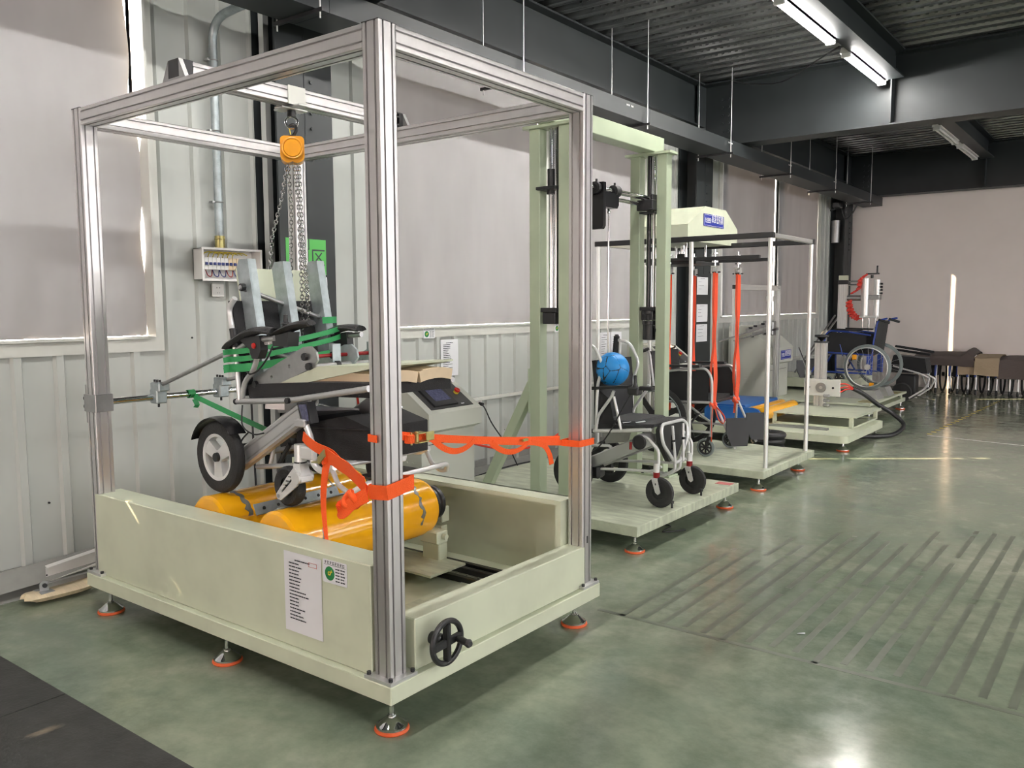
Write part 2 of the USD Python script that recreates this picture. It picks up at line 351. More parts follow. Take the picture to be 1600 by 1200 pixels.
# steel frame: columns, edge beam, cross beams, lamp beam
def ibeam(p, q, w, h, tf=.018, tw=.012, up=Z):
    p, q = V(*p), V(*q); d = nrm(q - p); u = nrm(np.cross(up, d)); c = h / 2
    prof = unary_union([sbox(-w / 2, c - tf, w / 2, c), sbox(-w / 2, -c, w / 2, -c + tf), sbox(-tw / 2, -c, tw / 2, c)])
    return prism(prof, p, u, np.cross(d, u), 0, np.linalg.norm(q - p))
def column(yc):
    t = Thing('trim_column', kind='structure', loc=(-2.5, yc, 0))
    x0, x1, y0, y1 = -2.755, -2.5, yc - .23, yc + .23
    t.p('face_flange', box(x1 - .018, x1, y0, y1, 0, ZC), DARK); t.p('wall_flange', box(x0, x0 + .018, y0, y1, 0, ZC), DARK)
    t.p('web', box(x0 + .018, x1 - .018, yc - .007, yc + .007, 0, ZC), DARK); t.p('splice_seam', box(x1, x1 + .003, yc - .004, yc + .004, 1.9, ZC), DARK)
    for z in (2.5, 2.6, 2.7, 2.8, 2.9, 3.0): t.p('bolt', cyl((x1, yc + .05, z), (x1 + .012, yc + .05, z), .011, n=6), DARK)
    return t
for yc in (1.74, 7.98, 14.2): column(yc)
bm = Thing('trim_edge_beam', kind='structure', loc=(-2.6, 4, 3.7))
for a, b in ((-6, 1.62), (1.88, 7.84), (8.14, 14.5)): bm.p('beam', ibeam((-2.56, a, 3.93), (-2.56, b, 3.93), .22, .52), DARK)
for yc in (1.75, 7.98, 14.25, -4.4):
    cb = Thing('trim_cross_beam', kind='structure', loc=(2, yc, 3.43))
    cb.p('beam', ibeam((-2.7, yc, 3.81), (XR, yc, 3.81), .30, .76), DARK)
    for xs in (-.32, 3.2): cb.p('stiffener', box(xs - .006, xs + .006, yc - .15, yc - .006, 3.45, 4.17), DARK)
    for i in range(5):
        for xs in (-2.28, -2.2): cb.p('bolt', cyl((xs, yc - .006, 3.62 + i * .095), (xs, yc - .03, 3.62 + i * .095), .016, n=6), DARK)
lb = Thing('trim_lamp_beam', kind='structure', loc=(-.3, 5, 3.9))
for a, b in ((-4.2, 1.6), (1.9, 7.82), (8.14, 14.1)): lb.p('beam', ibeam((-.29, a, 4.05), (-.29, b, 4.05), .2, .30), DARK)
for x in (5.9, 10.5):
    for a, b in ((-4.2, 1.6), (1.9, 7.82), (8.14, 14.1)): lb.p('beam', ibeam((x, a, 4.05), (x, b, 4.05), .2, .30), DARK)

# windows: frame, glass, sill, and the blind that hangs in front
for wi, (w0, w1) in enumerate(WINS, 1):
    t = Thing('window_%d' % wi, kind='structure', loc=(WX, (w0 + w1) / 2, WZ0))
    f = .05
    t.p('frame_side', box(WX - .05, WX + .015, w0 - f, w0, WZ0 - .02, WZ1 + f), TRIM); t.p('frame_side', box(WX - .05, WX + .015, w1, w1 + f, WZ0 - .02, WZ1 + f), TRIM)
    t.p('frame_head', box(WX - .05, WX + .015, w0 - f, w1 + f, WZ1, WZ1 + f), TRIM)
    t.p('surround', prism(sbox(w0 - .11, WZ0 - .085, w1 + .11, WZ1 + .11).difference(sbox(w0 - .01, WZ0 - .012, w1 + .01, WZ1 + .01)), (WX, 0, 0), Y, Z, 0, .026), TRIM, smooth=False)
    t.p('sill', box(WX - .1, WX + .045, w0 - .02, w1 + .02, WZ0 - .012, WZ0 + .006, .003), TRIM)
    if wi == 2: t.p('blind_guide', box(WX + .015, WX + .125, w1 + .002, w1 + .016, WZ0, WZ1), TRIM)
    t.p('pane', box(WX - .042, WX - .036, w0, w1, WZ0, WZ1), GLASS)
SLIT = {1: (.0, .055), 2: (.0, .05), 3: (.0, .045), 4: (.0, .02), 5: (.0, .06), 6: (.0, .085)}
BL = ['pale grey roller blind outside the picture, left of all the others', 'wide pale grey roller blind at the left edge with a crumpled lower corner', 'pale grey roller blind behind the green portal and the aluminium cage',
      'pale grey roller blind seen between the two uprights of the green portal', 'grey roller blind behind the suspended wheelchair and its orange slings',
      'farthest roller blind, next to the white end wall']
for wi, (w0, w1) in enumerate(WINS, 1):
    lo, hi = SLIT[wi]; seed = wi * 11
    def fn(u, v, w0=w0, w1=w1, lo=lo, hi=hi, seed=seed, wi=wi):
        z = WZ0 + .012 + v * (WZ1 + .12 - WZ0); zz_ = z - WZ0
        edge = hi if (wi != 2 or zz_ > 1.35) else hi * max(0, min(1, (zz_ - 1.15) / .2))
        y = (w0 + lo) + u * ((w1 - edge) - (w0 + lo))
        x = WX + .03 + .012 * (meshkit.fbm(V(y * 3.2, z * .7, seed), 3) - .5) * 2 + .010 * math.exp(-zz_ / .5) * math.sin(y * 21 + seed) * meshkit.noise(V(y * 4, z * 2, 5), seed) * 2
        if wi == 2:                               # crumpled corner
            d = math.exp(-((y - .55) / .14) ** 2 - (zz_ / .3) ** 2); x += .075 * d * (meshkit.fbm(V(y * 11, z * 8 + y * 6, 2), 2) - .35)
            y += .012 * math.sin(z * 9) * math.exp(-((u - 1) / .1) ** 2)
        return (max(x, WX + .016), y, z)
    single('roller_blind', sheet(fn, np.linspace(0, 1, 56), np.linspace(0, 1, 60)), BLIND, BL[wi - 1], 'blind', smooth=True)

# cable tray on threaded rods
tr = Thing('cable_tray', 'long dark grey cable tray hung from the deck on thin rods along the window wall', 'cable tray', loc=(-2.12, 8, 3.24))
TX0, TX1 = -2.29, -1.955
for a, b in ((-2.5, 1.5), (1.5, 5.5), (5.5, 9.5), (9.5, 14.3)):
    tr.p('trough', prism([(TX0, 3.26), (TX1, 3.26), (TX1, 3.41), (TX0, 3.41)], (0, a, 0), X, Z, -(b - a) + .004, 0), DARK, smooth=False)
for y in np.arange(-.6, 14.2, 2.0):
    y = float(y)
    tr.p('hanger_bar', box(TX0 - .06, TX1 + .06, y - .012, y + .012, 3.235, 3.257), BLACK)
    for x in (TX0 - .035, TX1 + .03): tr.p('hanger_rod', cyl((x, y, 3.2), (x, y, ZC + .02), .0055, n=8), ALU2)
for y in (5.05, 7.4, 9.4, 11.4):
    for i in range(6):
        if i != 3: tr.p('perforation', box(TX1, TX1 + .002, y + i * .022, y + i * .022 + .011, 3.365, 3.38), WHITE)

# fluorescent battens under the lamp beam
def lamp(y0, lit, label, x=-.42, z=3.9):
    t = Thing('batten_lamp', label, 'lamp', loc=(x, y0 + .66, z))
    t.p('housing', prism([(-.06, 0), (.06, 0), (.045, .05), (-.045, .05)], (x, y0, z), X, Z, -1.34, 0), WHITE, smooth=False)
    t.p('end_cap', box(x - .045, x + .045, y0, y0 + .03, z - .045, z, .006), WHITE); t.p('end_cap', box(x - .045, x + .045, y0 + 1.31, y0 + 1.34, z - .045, z, .006), WHITE)
    for dx in (-.025, .025): t.p('tube', cyl((x + dx, y0 + .03, z - .022), (x + dx, y0 + 1.31, z - .022), .014, n=14), TUBE if lit else WHITE)
    t.p('bracket', box(x - .01, x + .14, y0 + .3, y0 + .33, z + .035, z + .055), STEEL); t.p('bracket', box(x - .01, x + .14, y0 + 1.0, y0 + 1.03, z + .035, z + .055), STEEL)
    return t
lamp(4.72, 1, 'lit white fluorescent batten lamp nearer the camera, at the top edge'); lamp(6.52, 1, 'lit white fluorescent batten lamp next to the deep cross beam')
lamp(10.70, 0, 'unlit white batten lamp in the far bay, nearer the cross beam', z=3.88); lamp(12.40, 0, 'unlit white batten lamp farthest away, nearest the end wall', z=3.88)
for y, w in ((-2.4, 'behind the camera'), (-.6, 'over the near end of the drum stand'), (2.95, 'over the portal stand')): lamp(y, 1, 'lit white batten lamp %s, above the picture' % w, x=-.42)
for x in (5.735, 10.335):
    for k, y in enumerate((-2.4, -.6, 2.95, 4.72, 6.52, 9.0)): lamp(y, 1, 'lit white batten lamp, %s of the %s row, right of the picture' % (('first', 'second', 'third', 'fourth', 'fifth', 'sixth')[k], 'middle' if x < 8 else 'far'), x=x)
single('lamp_cable', tube(cr([(-.45, 6.4, 3.93), (-.8, 6.9, 3.98), (-1.3, 7.3, 3.93), (-1.75, 7.45, 4.0), (-1.95, 7.42, 4.08)], 8), .008, 6), BLACK, 'thin black cable sagging from the lamp batten to a hanger rod', 'cable')

# ================================================ machine 1: drum test stand in an aluminium cage
def foot(t, x, y, ztop, sub=True):
    f = t.p('leveling_foot', [lathe([(0, .012), (.058, .012), (.058, .020), (.05, .024), (.022, .048), (.012, .05), (0, .05)], (x, y, 0), n=28),
                              cyl((x, y, .045), (x, y, ztop + .004), .0095, n=12), lathe([(.016, .05), (.016, .058), (0, .058)], (x, y, 0), n=6),
                              lathe([(0, ztop - .016), (.018, ztop - .016), (.018, ztop - .002), (0, ztop - .002)], (x, y, 0), n=6)], CHROME, label='chrome levelling foot')
    t.p('foot_pad', lathe([(0, 0), (.061, 0), (.064, .005), (.061, .013), (0, .013)], (x, y, 0), n=28), FOOTO, on=f, label='orange rubber pad')
PRO = rrect(-.04, .04, -.04, .04, .004, 3)
for a in (-.02, .02):
    for g in (sbox(a - .004, .027, a + .004, .05), sbox(a - .004, -.05, a + .004, -.027), sbox(.027, a - .004, .05, a + .004), sbox(-.05, a - .004, -.027, a + .004)): PRO = PRO.difference(g)
def profile(p, q, poly=None):
    p, q = V(*p), V(*q); d = nrm(q - p); u = X if abs(d[0]) < .9 else Y; v = np.cross(d, u)
    return prism(poly or PRO, p, u, v, 0, np.linalg.norm(q - p))
M1 = Thing('drum_test_stand', 'pale green drum test stand inside a tall cage of aluminium profiles, front left', 'test machine', loc=(-1.08, .7, 0))
XB, DB, ZB0, ZB1, ZT = -2.157, 1.394, .1324, .1985, 2.4646
M1.p('base_plate', box(XB, 0, 0, DB, ZB0, ZB1, .003), GREEN)
for x, y in ((-.07, .07), (XB + .11, .06), (-1.06, .06), (-.09, DB - .09), (XB + .1, DB - .1), (-1.06, DB - .1)): foot(M1, x, y, ZB0)
M1.p('front_panel', box(-2.095, -.125, .03, .165, ZB1, .606, .004), GREEN); M1.p('side_panel', box(-.125, -.03, .155, 1.305, ZB1, .392, .004), GREEN)
bp = prism(sbox(-2.1, ZB1, -.125, .606).difference(sbox(-2.06, ZB1 - .01, -.155, .585)), (0, 1.36, 0), X, Z, 0, .12)
M1.p('rear_panel', [bp, box(-2.1, -.125, 1.345, 1.362, ZB1, .606)], GREEN, smooth=False)
M1.p('deck_cover', box(-.52, -.14, .17, .98, ZB1, ZB1 + .012, .002), GREEN_D); M1.p('deck_cover', box(-1.6, -.55, .8, 1.05, ZB1 + .07, ZB1 + .082, .002), GREEN_D)
for x, y in ((-.56, 1.12), (-1.5, 1.12)): M1.p('slide_rail', box(x - .6, x + .42, y - .015, y + .015, ZB1, ZB1 + .03, .003), BLACK)
for k in range(2): M1.p('slide_rail', box(-1.9, -.13, .99 + k * .18, 1.02 + k * .18, ZB1 + .002, ZB1 + .03, .003), BLACKG)
M1.p('slide_rail', box(-.66, -.15, 1.045, 1.075, ZB1, ZB1 + .014), SCRAPE)
for k in range(7): M1.p('rail_screw', cyl((-.62 + k * .07, 1.06, ZB1 + .014), (-.62 + k * .07, 1.06, ZB1 + .02), .006, n=8), CHROME)
# cage: four posts, top beams, flanges
PX = (-.0308 - .04, XB + .0308 + .04); PY = (.0308 + .04, DB - .0308 - .04)
for x in PX:
    for y in PY:
        a = M1.p('post', profile((x, y, ZB1 + .012), (x, y, ZT)), ALU, smooth=30)
        M1.p('post_cap', box(x - .041, x + .041, y - .041, y + .041, ZT, ZT + .003), BLACK, on=a)
        fl_ = M1.p('post_flange', box(max(x - .068, XB + .002), min(x + .068, -.002), max(y - .068, .002), min(y + .068, DB - .002), ZB1, ZB1 + .013, .001), ALU2)
        for sx in (-1, 1):
            for sy in (-1, 1):
                M1.p('flange_bolt', cyl((x + sx * .055, y + sy * .055, ZB1 + .013), (x + sx * .055, y + sy * .055, ZB1 + .024), .008, n=10), BLACK, on=fl_)
zb = ZT - .04
for y in PY: M1.p('top_beam', profile((PX[1] + .04, y, zb), (PX[0] - .04, y, zb)), ALU, smooth=30)
for x in PX: M1.p('top_beam', profile((x, PY[0] + .04, zb), (x, PY[1] - .04, zb)), ALU, smooth=30)
HX = -1.25
M1.p('hoist_beam', profile((HX, .10, ZT + .04), (HX, DB - .08, ZT + .04)), ALU, smooth=30)
for y0, s in ((.035, 1), (DB - .035, -1)):
    b = M1.p('beam_bracket', [prism([(-.085, 0), (-.04, 0), (-.04, .082)], (HX, y0 + (0.02 if s > 0 else 0), ZT), X, Z, 0, .02), prism([(.085, 0), (.04, .082), (.04, 0)], (HX, y0 + (.02 if s > 0 else 0), ZT), X, Z, 0, .02),
                              box(HX - .075, HX + .075, y0 - .001 * s, y0 + .05 * s, ZT, ZT + .008)], STEEL)
    M1.p('end_cover', box(HX - .04, HX + .04, y0, y0 + .07 * s, ZT + .002, ZT + .084, .003), BLACK, on=b)
for x0 in (HX + .041, HX - .046): M1.p('trolley_plate', box(x0, x0 + .005, .585, .685, ZT - .002, ZT + .083), TRIM)
M1.p('trolley_bar', box(HX - .1, HX + .09, .61, .66, ZT - .012, ZT - .002, .002), ALU2); M1.p('trolley_bar', box(HX - .03, HX + .03, .56, .71, ZT - .02, ZT - .012, .002), ALU2)
M1.p('trolley_bolt', cyl((HX, .635, ZT - .05), (HX, .635, ZT - .02), .02, n=12), BLACK)
# drums
def drum(xc):
    y0, y1, zc, r = .171, 1.05, .52, .145
    d = M1.p('drum', lathe([(0, y0), (r - .012, y0), (r, y0 + .012), (r, y1 - .03), (r - .008, y1 - .008), (r - .03, y1), (0, y1)], (xc, 0, zc), Y, 64), YELLOW, label='glossy yellow drum')
    M1.p('drum_shaft', cyl((xc, y1 - .01, zc), (xc, 1.2, zc), .022), STEEL, on=d); M1.p('pulley', lathe([(0, 1.1), (.085, 1.1), (.085, 1.115), (.075, 1.122), (.085, 1.13), (.085, 1.15), (0, 1.15)], (xc, 0, zc), Y, 40), BLACK, on=d)
    return d
d1, d2 = drum(-.85), drum(-1.34)
def on_drum(xc, ang0, ang1, ya, yb, lift=.0012, jag=0, seed=0):
    rr = np.random.default_rng(seed); r = .145 + lift; us = np.linspace(0, 1, 15); w = [rr.uniform(0, jag) for _ in us], [rr.uniform(0, jag) for _ in us]
    def fn(u, v):
        i = int(round(u * 14)); a = math.radians(ang0 + u * (ang1 - ang0)); y = ya + w[0][i] * (1 if v == 0 else 0) + v * (yb - ya) - (w[1][i] if v == 1 else 0)
        return (xc + r * math.cos(a), y, .52 + r * math.sin(a))
    return sheet(fn, us, np.linspace(0, 1, 3), .0016)
M1.p('scrape_mark', on_drum(-1.34, 20, 120, .28, .325, jag=.02, seed=1), SCRAPE, on=d2); M1.p('scrape_mark', on_drum(-.85, -20, 62, .90, .945, jag=.03, seed=2), SCRAPE, on=d1)
M1.p('scrape_mark', on_drum(-.85, -28, 28, .30, .34, jag=.022, seed=3), SCRAPE, on=d1); M1.p('scrape_mark', on_drum(-1.34, 25, 100, .80, .83, jag=.02, seed=4), SCRAPE, on=d2)
def cleat(xc, ang, ya, yb, dd):
    a = math.radians(ang); n = V(math.cos(a), 0, math.sin(a)); c = V(xc, 0, .52) + n * .1465
    c1 = M1.p('cleat_bar', bar(c + Y * ya, c + Y * yb, .055, .007, up=n, b=.0015), GALV, on=dd)
    for k in range(6):
        y = ya + .05 + k * (yb - ya - .1) / 5; M1.p('cleat_screw', cyl(c + Y * y + n * .003, c + Y * y + n * .0058, .008, n=10), BLACK, on=dd)
cleat(-1.34, 28, .33, .83, d2); cleat(-.85, 118, .22, .72, d1)
for xc in (-.85, -1.34):
    M1.p('bearing_stand', [box(xc - .05, xc + .05, 1.155, 1.20, ZB1, .40, .004), box(xc - .06, xc + .06, 1.15, 1.205, .42, .50, .004)], GREEN)
    M1.p('bearing_stand', box(xc + .06, xc + .17, 1.0, 1.06, ZB1, .36, .004), GREEN); M1.p('bearing_block', [box(xc + .05, xc + .17, .99, 1.07, .36, .42, .005), cyl((xc + .17, 1.03, .395), (xc + .195, 1.03, .395), .014, n=12)], GREEN)
# handwheel
hw = M1.p('handwheel', [torus((.045, .245, .296), X, .078, .011, 48, 10), bar((.045, .245, .225), (.045, .245, .367), .02, .03, up=X, b=.004), lathe([(0, 0), (.024, 0), (.024, .05), (.018, .055), (0, .055)], (-.03, .245, .296), X, 24), bar((.045, .172, .29), (.045, .32, .30), .03, .018, up=X, b=.004)], BLACK)
M1.p('crank_grip', lathe([(0, 0), (.010, 0), (.014, .02), (.013, .06), (.016, .075), (.010, .085), (0, .085)], (.05, .295, .295), nrm(V(1, -.25, .05)), 20), BLACK, on=hw)
M1.p('cable_clip', box(-.08, -.03, 1.318, 1.335, .40, .44, .004), BLACK)
# cross bar that holds the chair from behind: bracket on the left post, chrome bar, clamps, two rods
bx = XB + .0308
M1.p('post_clamp', [box(bx - .012, bx + .105, .022, .032, 1.012, 1.098, .002), box(bx + .08, bx + .092, .03, .118, 1.012, 1.098, .002), box(bx - .012, bx, .03, .118, 1.012, 1.098, .002)], STEEL)
M1.p('clamp_plate', prism(sbox(-.05, .95, -.012, 1.14), (bx, .05, 0), X, Z, -.012, .0), STEEL)
for z in (1.035, 1.075): M1.p('clamp_bolt', cyl((bx - .03, .05, z), (bx - .03, .032, z), .009, n=10), BLACK)
M1.p('chrome_bar', cyl((-2.06, .1, 1.058), (-2.06, DB - .04, 1.058), .0165, n=24), CHROME)
for yk, tgt in ((.37, (-1.30, .295, 1.322)), (.74, (-1.33, .80, 1.245))):
    c = M1.p('rod_clamp', [box(-2.095, -2.025, yk - .03, yk + .03, 1.025, 1.10, .006), box(-2.085, -2.0, yk - .03, yk + .03, 1.09, 1.135, .005)], GALV)
    for dx in (-.07, -.045, -.02): M1.p('clamp_screw', cyl((-2.02 + dx, yk, 1.135), (-2.02 + dx, yk, 1.147), .006, n=8), BLACK, on=c)
    M1.p('clamp_screw', cyl((-2.06, yk, 1.005), (-2.06, yk, 1.025), .006, n=8), BLACK, on=c)
    M1.p('push_rod', cyl(V(-2.06, yk, 1.112), V(*tgt), .0105, n=14), STEEL)

# papers on the front panel
def paper(name, label, cat, o, u, v, w, h, rows, ink=INK, red=False, curl=.004, seed=0, group=None):
    """sheet of paper on a surface: o lower left corner, u right, v up"""
    rr = np.random.default_rng(seed); o, u, v = V(*o), nrm(u), nrm(v); n = np.cross(u, v)
    t = Thing(name, label, cat, loc=tuple(o), group=group)
    t.p('sheet', sheet(lambda a, b: o + u * a * w + v * b * h + n * (.0015 + curl * (a ** 2) * abs(math.sin(3 * b)) * .6), np.linspace(0, 1, 7), np.linspace(0, 1, 9), .0004), PAPER, smooth=True)
    ms = []
    for r in range(rows):
        b = .90 - r * (.78 / max(rows, 1)); a = .14; end = a + rr.uniform(.22, .52)
        if r == 0: a, end = .3, .7
        while a < end:
            e = min(end, a + rr.uniform(.03, .09)); off = .0026 + curl * (e ** 2) * abs(math.sin(3 * b)) * .6 + .0004
            ms.append(prism([(a * w, b * h), (e * w, b * h), (e * w, b * h + .0045 * h / .3), (a * w, b * h + .0045 * h / .3)], o, u, v, off, off + .0003)); a = e + .008
    if ms: t.p('print', join(ms), ink)
    if red: t.p('stamp', prism(sbox(.68 * w, .875 * h, .9 * w, .93 * h).difference(sbox(.69 * w, .88 * h, .89 * w, .925 * h)), o, u, v, .005, .0053), INKR)
    return t
paper('instruction_sheet', 'white printed sheet on the pale green front panel of the drum test stand', 'paper', (-.608, .0295, .262), X, Z, .222, .318, 18, red=True, curl=.002, seed=4)
def status_card(label, o, u, v, w, h):
    o, u, v = V(*o), nrm(u), nrm(v); t = Thing('status_card', label, 'sticker', loc=tuple(o))
    t.p('card', prism(rrect(0, w, 0, h, .004), o, u, v, .0008, .0018), PAPER)
    t.p('green_disc', prism(Point(.29 * w, .42 * h).buffer(.30 * h), o, u, v, .0018, .0024), STICKG)
    t.p('tick', prism(unary_union([Point(.27 * w, .42 * h).buffer(.09 * h).difference(Point(.27 * w, .42 * h).buffer(.045 * h)), LineString([(.31 * w, .36 * h), (.36 * w, .55 * h)]).buffer(.022 * h), LineString([(.31 * w, .45 * h), (.39 * w, .50 * h)]).buffer(.018 * h)]), o, u, v, .0024, .003), YEL2)
    ms = []; rr = np.random.default_rng(5)
    for k in range(8):                       # heading of eight characters, each a few strokes
        x = (.08 + k * .107) * w; s = .075 * w; b = .83 * h
        for (a0, b0, a1, b1) in ((0, .85, 1, .85), (0, .1, 1, .1), (.2, 0, .2, 1), (.75, 0, .75, 1)) if k % 2 else ((0, .55, 1, .55), (.5, 0, .5, 1), (.1, .95, .9, .95), (.1, 0, .4, .4)):
            ms.append(prism(LineString([(x + a0 * s, b + b0 * s), (x + a1 * s, b + b1 * s)]).buffer(.07 * s), o, u, v, .0018, .0023))
    ms.append(prism(sbox(.05 * w, .78 * h, .95 * w, .795 * h), o, u, v, .0018, .0023))
    for k in range(5):
        b = (.64 - k * .13) * h
        for a0, a1 in ((.53, .60), (.61, .70), (.74, .82), (.83, .92 - .03 * (k % 2))): ms.append(prism(sbox(a0 * w, b, a1 * w, b + .05 * h), o, u, v, .0018, .0023))
    t.p('print', join(ms), INK); return t
status_card('white status card with a green disc beside the sheet on the front panel', (-.377, .0295, .500), X, Z, .132, .088)

# ---------------- hand chain hoist
H = Thing('chain_hoist', 'small yellow hand chain hoist with steel chains hanging above the power wheelchair', 'hoist', loc=(HX, .635, 2.3))
hc = V(HX, .635, 2.262); vd = nrm(V(.78, -.62, 0))        # face turned to the camera side
H.p('eye_bolt', [torus(hc + Z * .128, vd, .027, .006, 32, 10), cyl(hc + Z * .155, hc + Z * .17, .011)], CHROME)
H.p('top_hook', [tube(cr([hc + V(0, 0, .06), hc + V(.01, .008, .075), hc + V(.017, .013, .098), hc + V(.008, .006, .116), hc + V(-.007, -.005, .112), hc + V(-.011, -.008, .098)], 6), np.concatenate([np.full(20, .0085), np.linspace(.0085, .004, 11)]), 10), cyl(hc + Z * .045, hc + Z * .066, .02, n=14)], BLACKG)
H.p('hook_latch', bar(hc + V(-.004, -.004, .072), hc + V(-.010, -.008, .105), .006, .004), YEL2)
hu = np.cross(Z, vd); body = unary_union([rrect(-.055, .055, -.05, .058, .02), Point(-.02, -.03).buffer(.035), Point(.02, -.03).buffer(.035)])
H.p('body', prism(body, hc, hu, Z, -.045, .045), HOIST); H.p('cover', lathe([(0, .062), (.038, .062), (.043, .056), (.046, .045)], hc, vd, 40), HOIST); H.p('cover_rim', torus(hc + vd * .056, vd, .046, .005, 40, 8), HOIST)
def chain(pts, name, link=.024, wire=.0026, mat=CHROME):
    P = np.array(pts, float); seg = np.linalg.norm(np.diff(P, axis=0), axis=1); L = np.concatenate([[0], np.cumsum(seg)]); n = int(L[-1] / (link * .74)); ms = []
    for i in range(n):
        s = (i + .5) / n * L[-1]; k = min(np.searchsorted(L, s) - 1, len(P) - 2); k = max(k, 0); c = P[k] + (P[k + 1] - P[k]) * ((s - L[k]) / seg[k]); d = nrm(P[k + 1] - P[k])
        a = nrm(np.cross(d, V(.78, -.62, .1))); b = np.cross(d, a); sd = a if i % 2 else b
        ov = [c + d * link * .5 * math.cos(t) * (1 if abs(math.cos(t)) < .99 else 1) + sd * link * .32 * math.sin(t) for t in np.linspace(0, 2 * math.pi, 9)[:-1]]
        ms.append(tube(ov, wire, 4, closed=True))
    H.p(name, join(ms), mat, smooth=40)
chain([hc + V(-.02, -.016, -.06), (-1.29, .60, 2.05), (-1.345, .575, 1.85), (-1.355, .565, 1.70)], 'load_chain')
chain([hc + V(-.02, -.012, -.06), (-1.262, .628, 2.0), (-1.245, .60, 1.62), (-1.24, .60, 1.30)], 'hand_chain'); chain([hc + V(.0, .01, -.06), (-1.232, .655, 1.9), (-1.2, .66, 1.50)], 'hand_chain')
chain([hc + V(.02, .02, -.06), (-1.226, .66, 1.9), (-1.195, .655, 1.62), (-1.185, .65, 1.45)], 'hand_chain'); chain([hc + V(.012, .016, -.06), (-1.236, .652, 1.9), (-1.215, .64, 1.55), (-1.22, .63, 1.22)], 'hand_chain')
H.p('load_hook', tube(cr([(-1.355, .565, 1.70), (-1.352, .565, 1.665), (-1.325, .565, 1.645), (-1.315, .565, 1.615), (-1.33, .565, 1.595), (-1.352, .565, 1.603)], 6), .007, 8), BLACKG)

# ================================================ wheel builder (axis along y unless given)
def wheel(t, c, r, w, axis=Y, tyre=RUBBER, rim=SILVER, spokes=3, hub=BLACK, rim_r=.66, name='wheel', style='mag', label=None):
    c = V(*c); ax = nrm(axis); rw = w * .5
    prof = [(r * rim_r, -rw * .8), (r * .86, -rw), (r * .96, -rw * .72), (r, -rw * .25), (r, rw * .25), (r * .96, rw * .72), (r * .86, rw), (r * rim_r, rw * .8), (r * rim_r, -rw * .8)]
    a = t.p(name, lathe(prof, c, ax, 56), tyre, label=label); u, v, d = frame_of(ax); rr = r * rim_r
    t.p('rim', lathe([(rr - .012, -rw * .7), (rr + .002, -rw * .82), (rr + .002, rw * .82), (rr - .012, rw * .7), (rr - .014, 0), (rr - .012, -rw * .7)], c, ax, 48), rim, on=a)
    if style == 'mag':
        pol = [Point(0, 0).buffer(rr * .30)]
        for k in range(spokes):
            an = 2 * math.pi * k / spokes + .5; pol.append(Polygon([(rr * .3 * math.cos(an + .75), rr * .3 * math.sin(an + .75)), (rr * math.cos(an + .30), rr * math.sin(an + .30)), (rr * math.cos(an - .30), rr * math.sin(an - .30)), (rr * .3 * math.cos(an - .75), rr * .3 * math.sin(an - .75))]).buffer(rr * .03))
        t.p('spokes', prism(unary_union(pol), c, u, v, -rw * .62, rw * .62), rim, on=a)
    elif style == 'thin':
        pol = unary_union([Point(0, 0).buffer(rr * .3)] + [LineString([(0, 0), (rr * math.cos(k * 2 * math.pi / spokes), rr * math.sin(k * 2 * math.pi / spokes))]).buffer(rr * .09) for k in range(spokes)])
        t.p('spokes', prism(pol, c, u, v, -rw * .45, rw * .45), hub, on=a)
    elif style == 'disc': t.p('disc', prism(Point(0, 0).buffer(rr), c, u, v, -rw * .4, rw * .4), hub, on=a)
    else:
        ms = []
        for k in range(spokes):
            an = 2 * math.pi * k / spokes; off = .55 if k % 2 else -.55
            ms.append(tube([c + d * rw * (.9 if k % 4 < 2 else -.9) + u * .02 * math.cos(an + off) + v * .02 * math.sin(an + off), c + u * rr * math.cos(an) + v * rr * math.sin(an)], .0014, 4))
        t.p('spokes', join(ms), ALU2, on=a, kind='stuff')
    t.p('hub', lathe([(0, -rw * 1.1), (r * .12, -rw * 1.1), (r * .13, -rw * .6), (r * .13, rw * .6), (r * .12, rw * 1.1), (0, rw * 1.1)], c, ax, 24), hub if style != 'wire' else ALU2, on=a)
    return a

# ================================================ power wheelchair strapped on the drums
A = Thing('power_wheelchair', 'silver folding power wheelchair with joystick strapped on the yellow drums', 'wheelchair', loc=(-1.1, .55, .66))
YN, YF = .30, .80
for y in (.265, .835): wheel(A, (-1.365, y, .832), .168, .055, label='rear drive wheel', name='rear_wheel', rim_r=.64, rim=SILVERL)
for y in (.265, .835):
    s = -1 if y < .5 else 1
    def fn(u, v, y=y):
        a = math.radians(40 + u * 118); r = .182 + .006 * math.cos((v - .5) * 3); return (-1.365 + r * math.cos(a), y + (v - .5) * .085, .832 + r * math.sin(a))
    A.p('mudguard', sheet(fn, np.linspace(0, 1, 16), np.linspace(0, 1, 5), .004), BLACKG, smooth=True)
def diag(y, s):
    p, q = V(-1.32, y, .80), V(-.815, y, 1.085); b = A.p('side_beam', bar(p, q, .05, .092, up=V(-.5, 0, .86), b=.010), SILVER)
    for k in (-.022, .022): A.p('beam_groove', bar(p + V(-.5, 0, .86) * k + Y * s * .0252, q + V(-.5, 0, .86) * k + Y * s * .0252, .0014, .006, up=V(-.5, 0, .86)), STEEL, on=b)
    A.p('drive_motor', cyl((-1.365, y - s * .02, .832), (-1.365, y - s * .13, .832), .045, n=24), BLACK)
diag(.335, -1); diag(.765, 1)
ci = A.p('charge_indicator', hull([(-.835, .29, 1.115), (-.765, .29, 1.125), (-.765, .33, 1.125), (-.835, .33, 1.115), (-.80, .285, 1.03), (-.74, .285, 1.035), (-.74, .33, 1.035), (-.80, .33, 1.03)]), BLACK)
A.p('display', prism([(-.815, 1.11), (-.772, 1.115), (-.752, 1.045), (-.79, 1.042)], (0, .287, 0), X, Z, -.002, .004), SCREEN, on=ci)
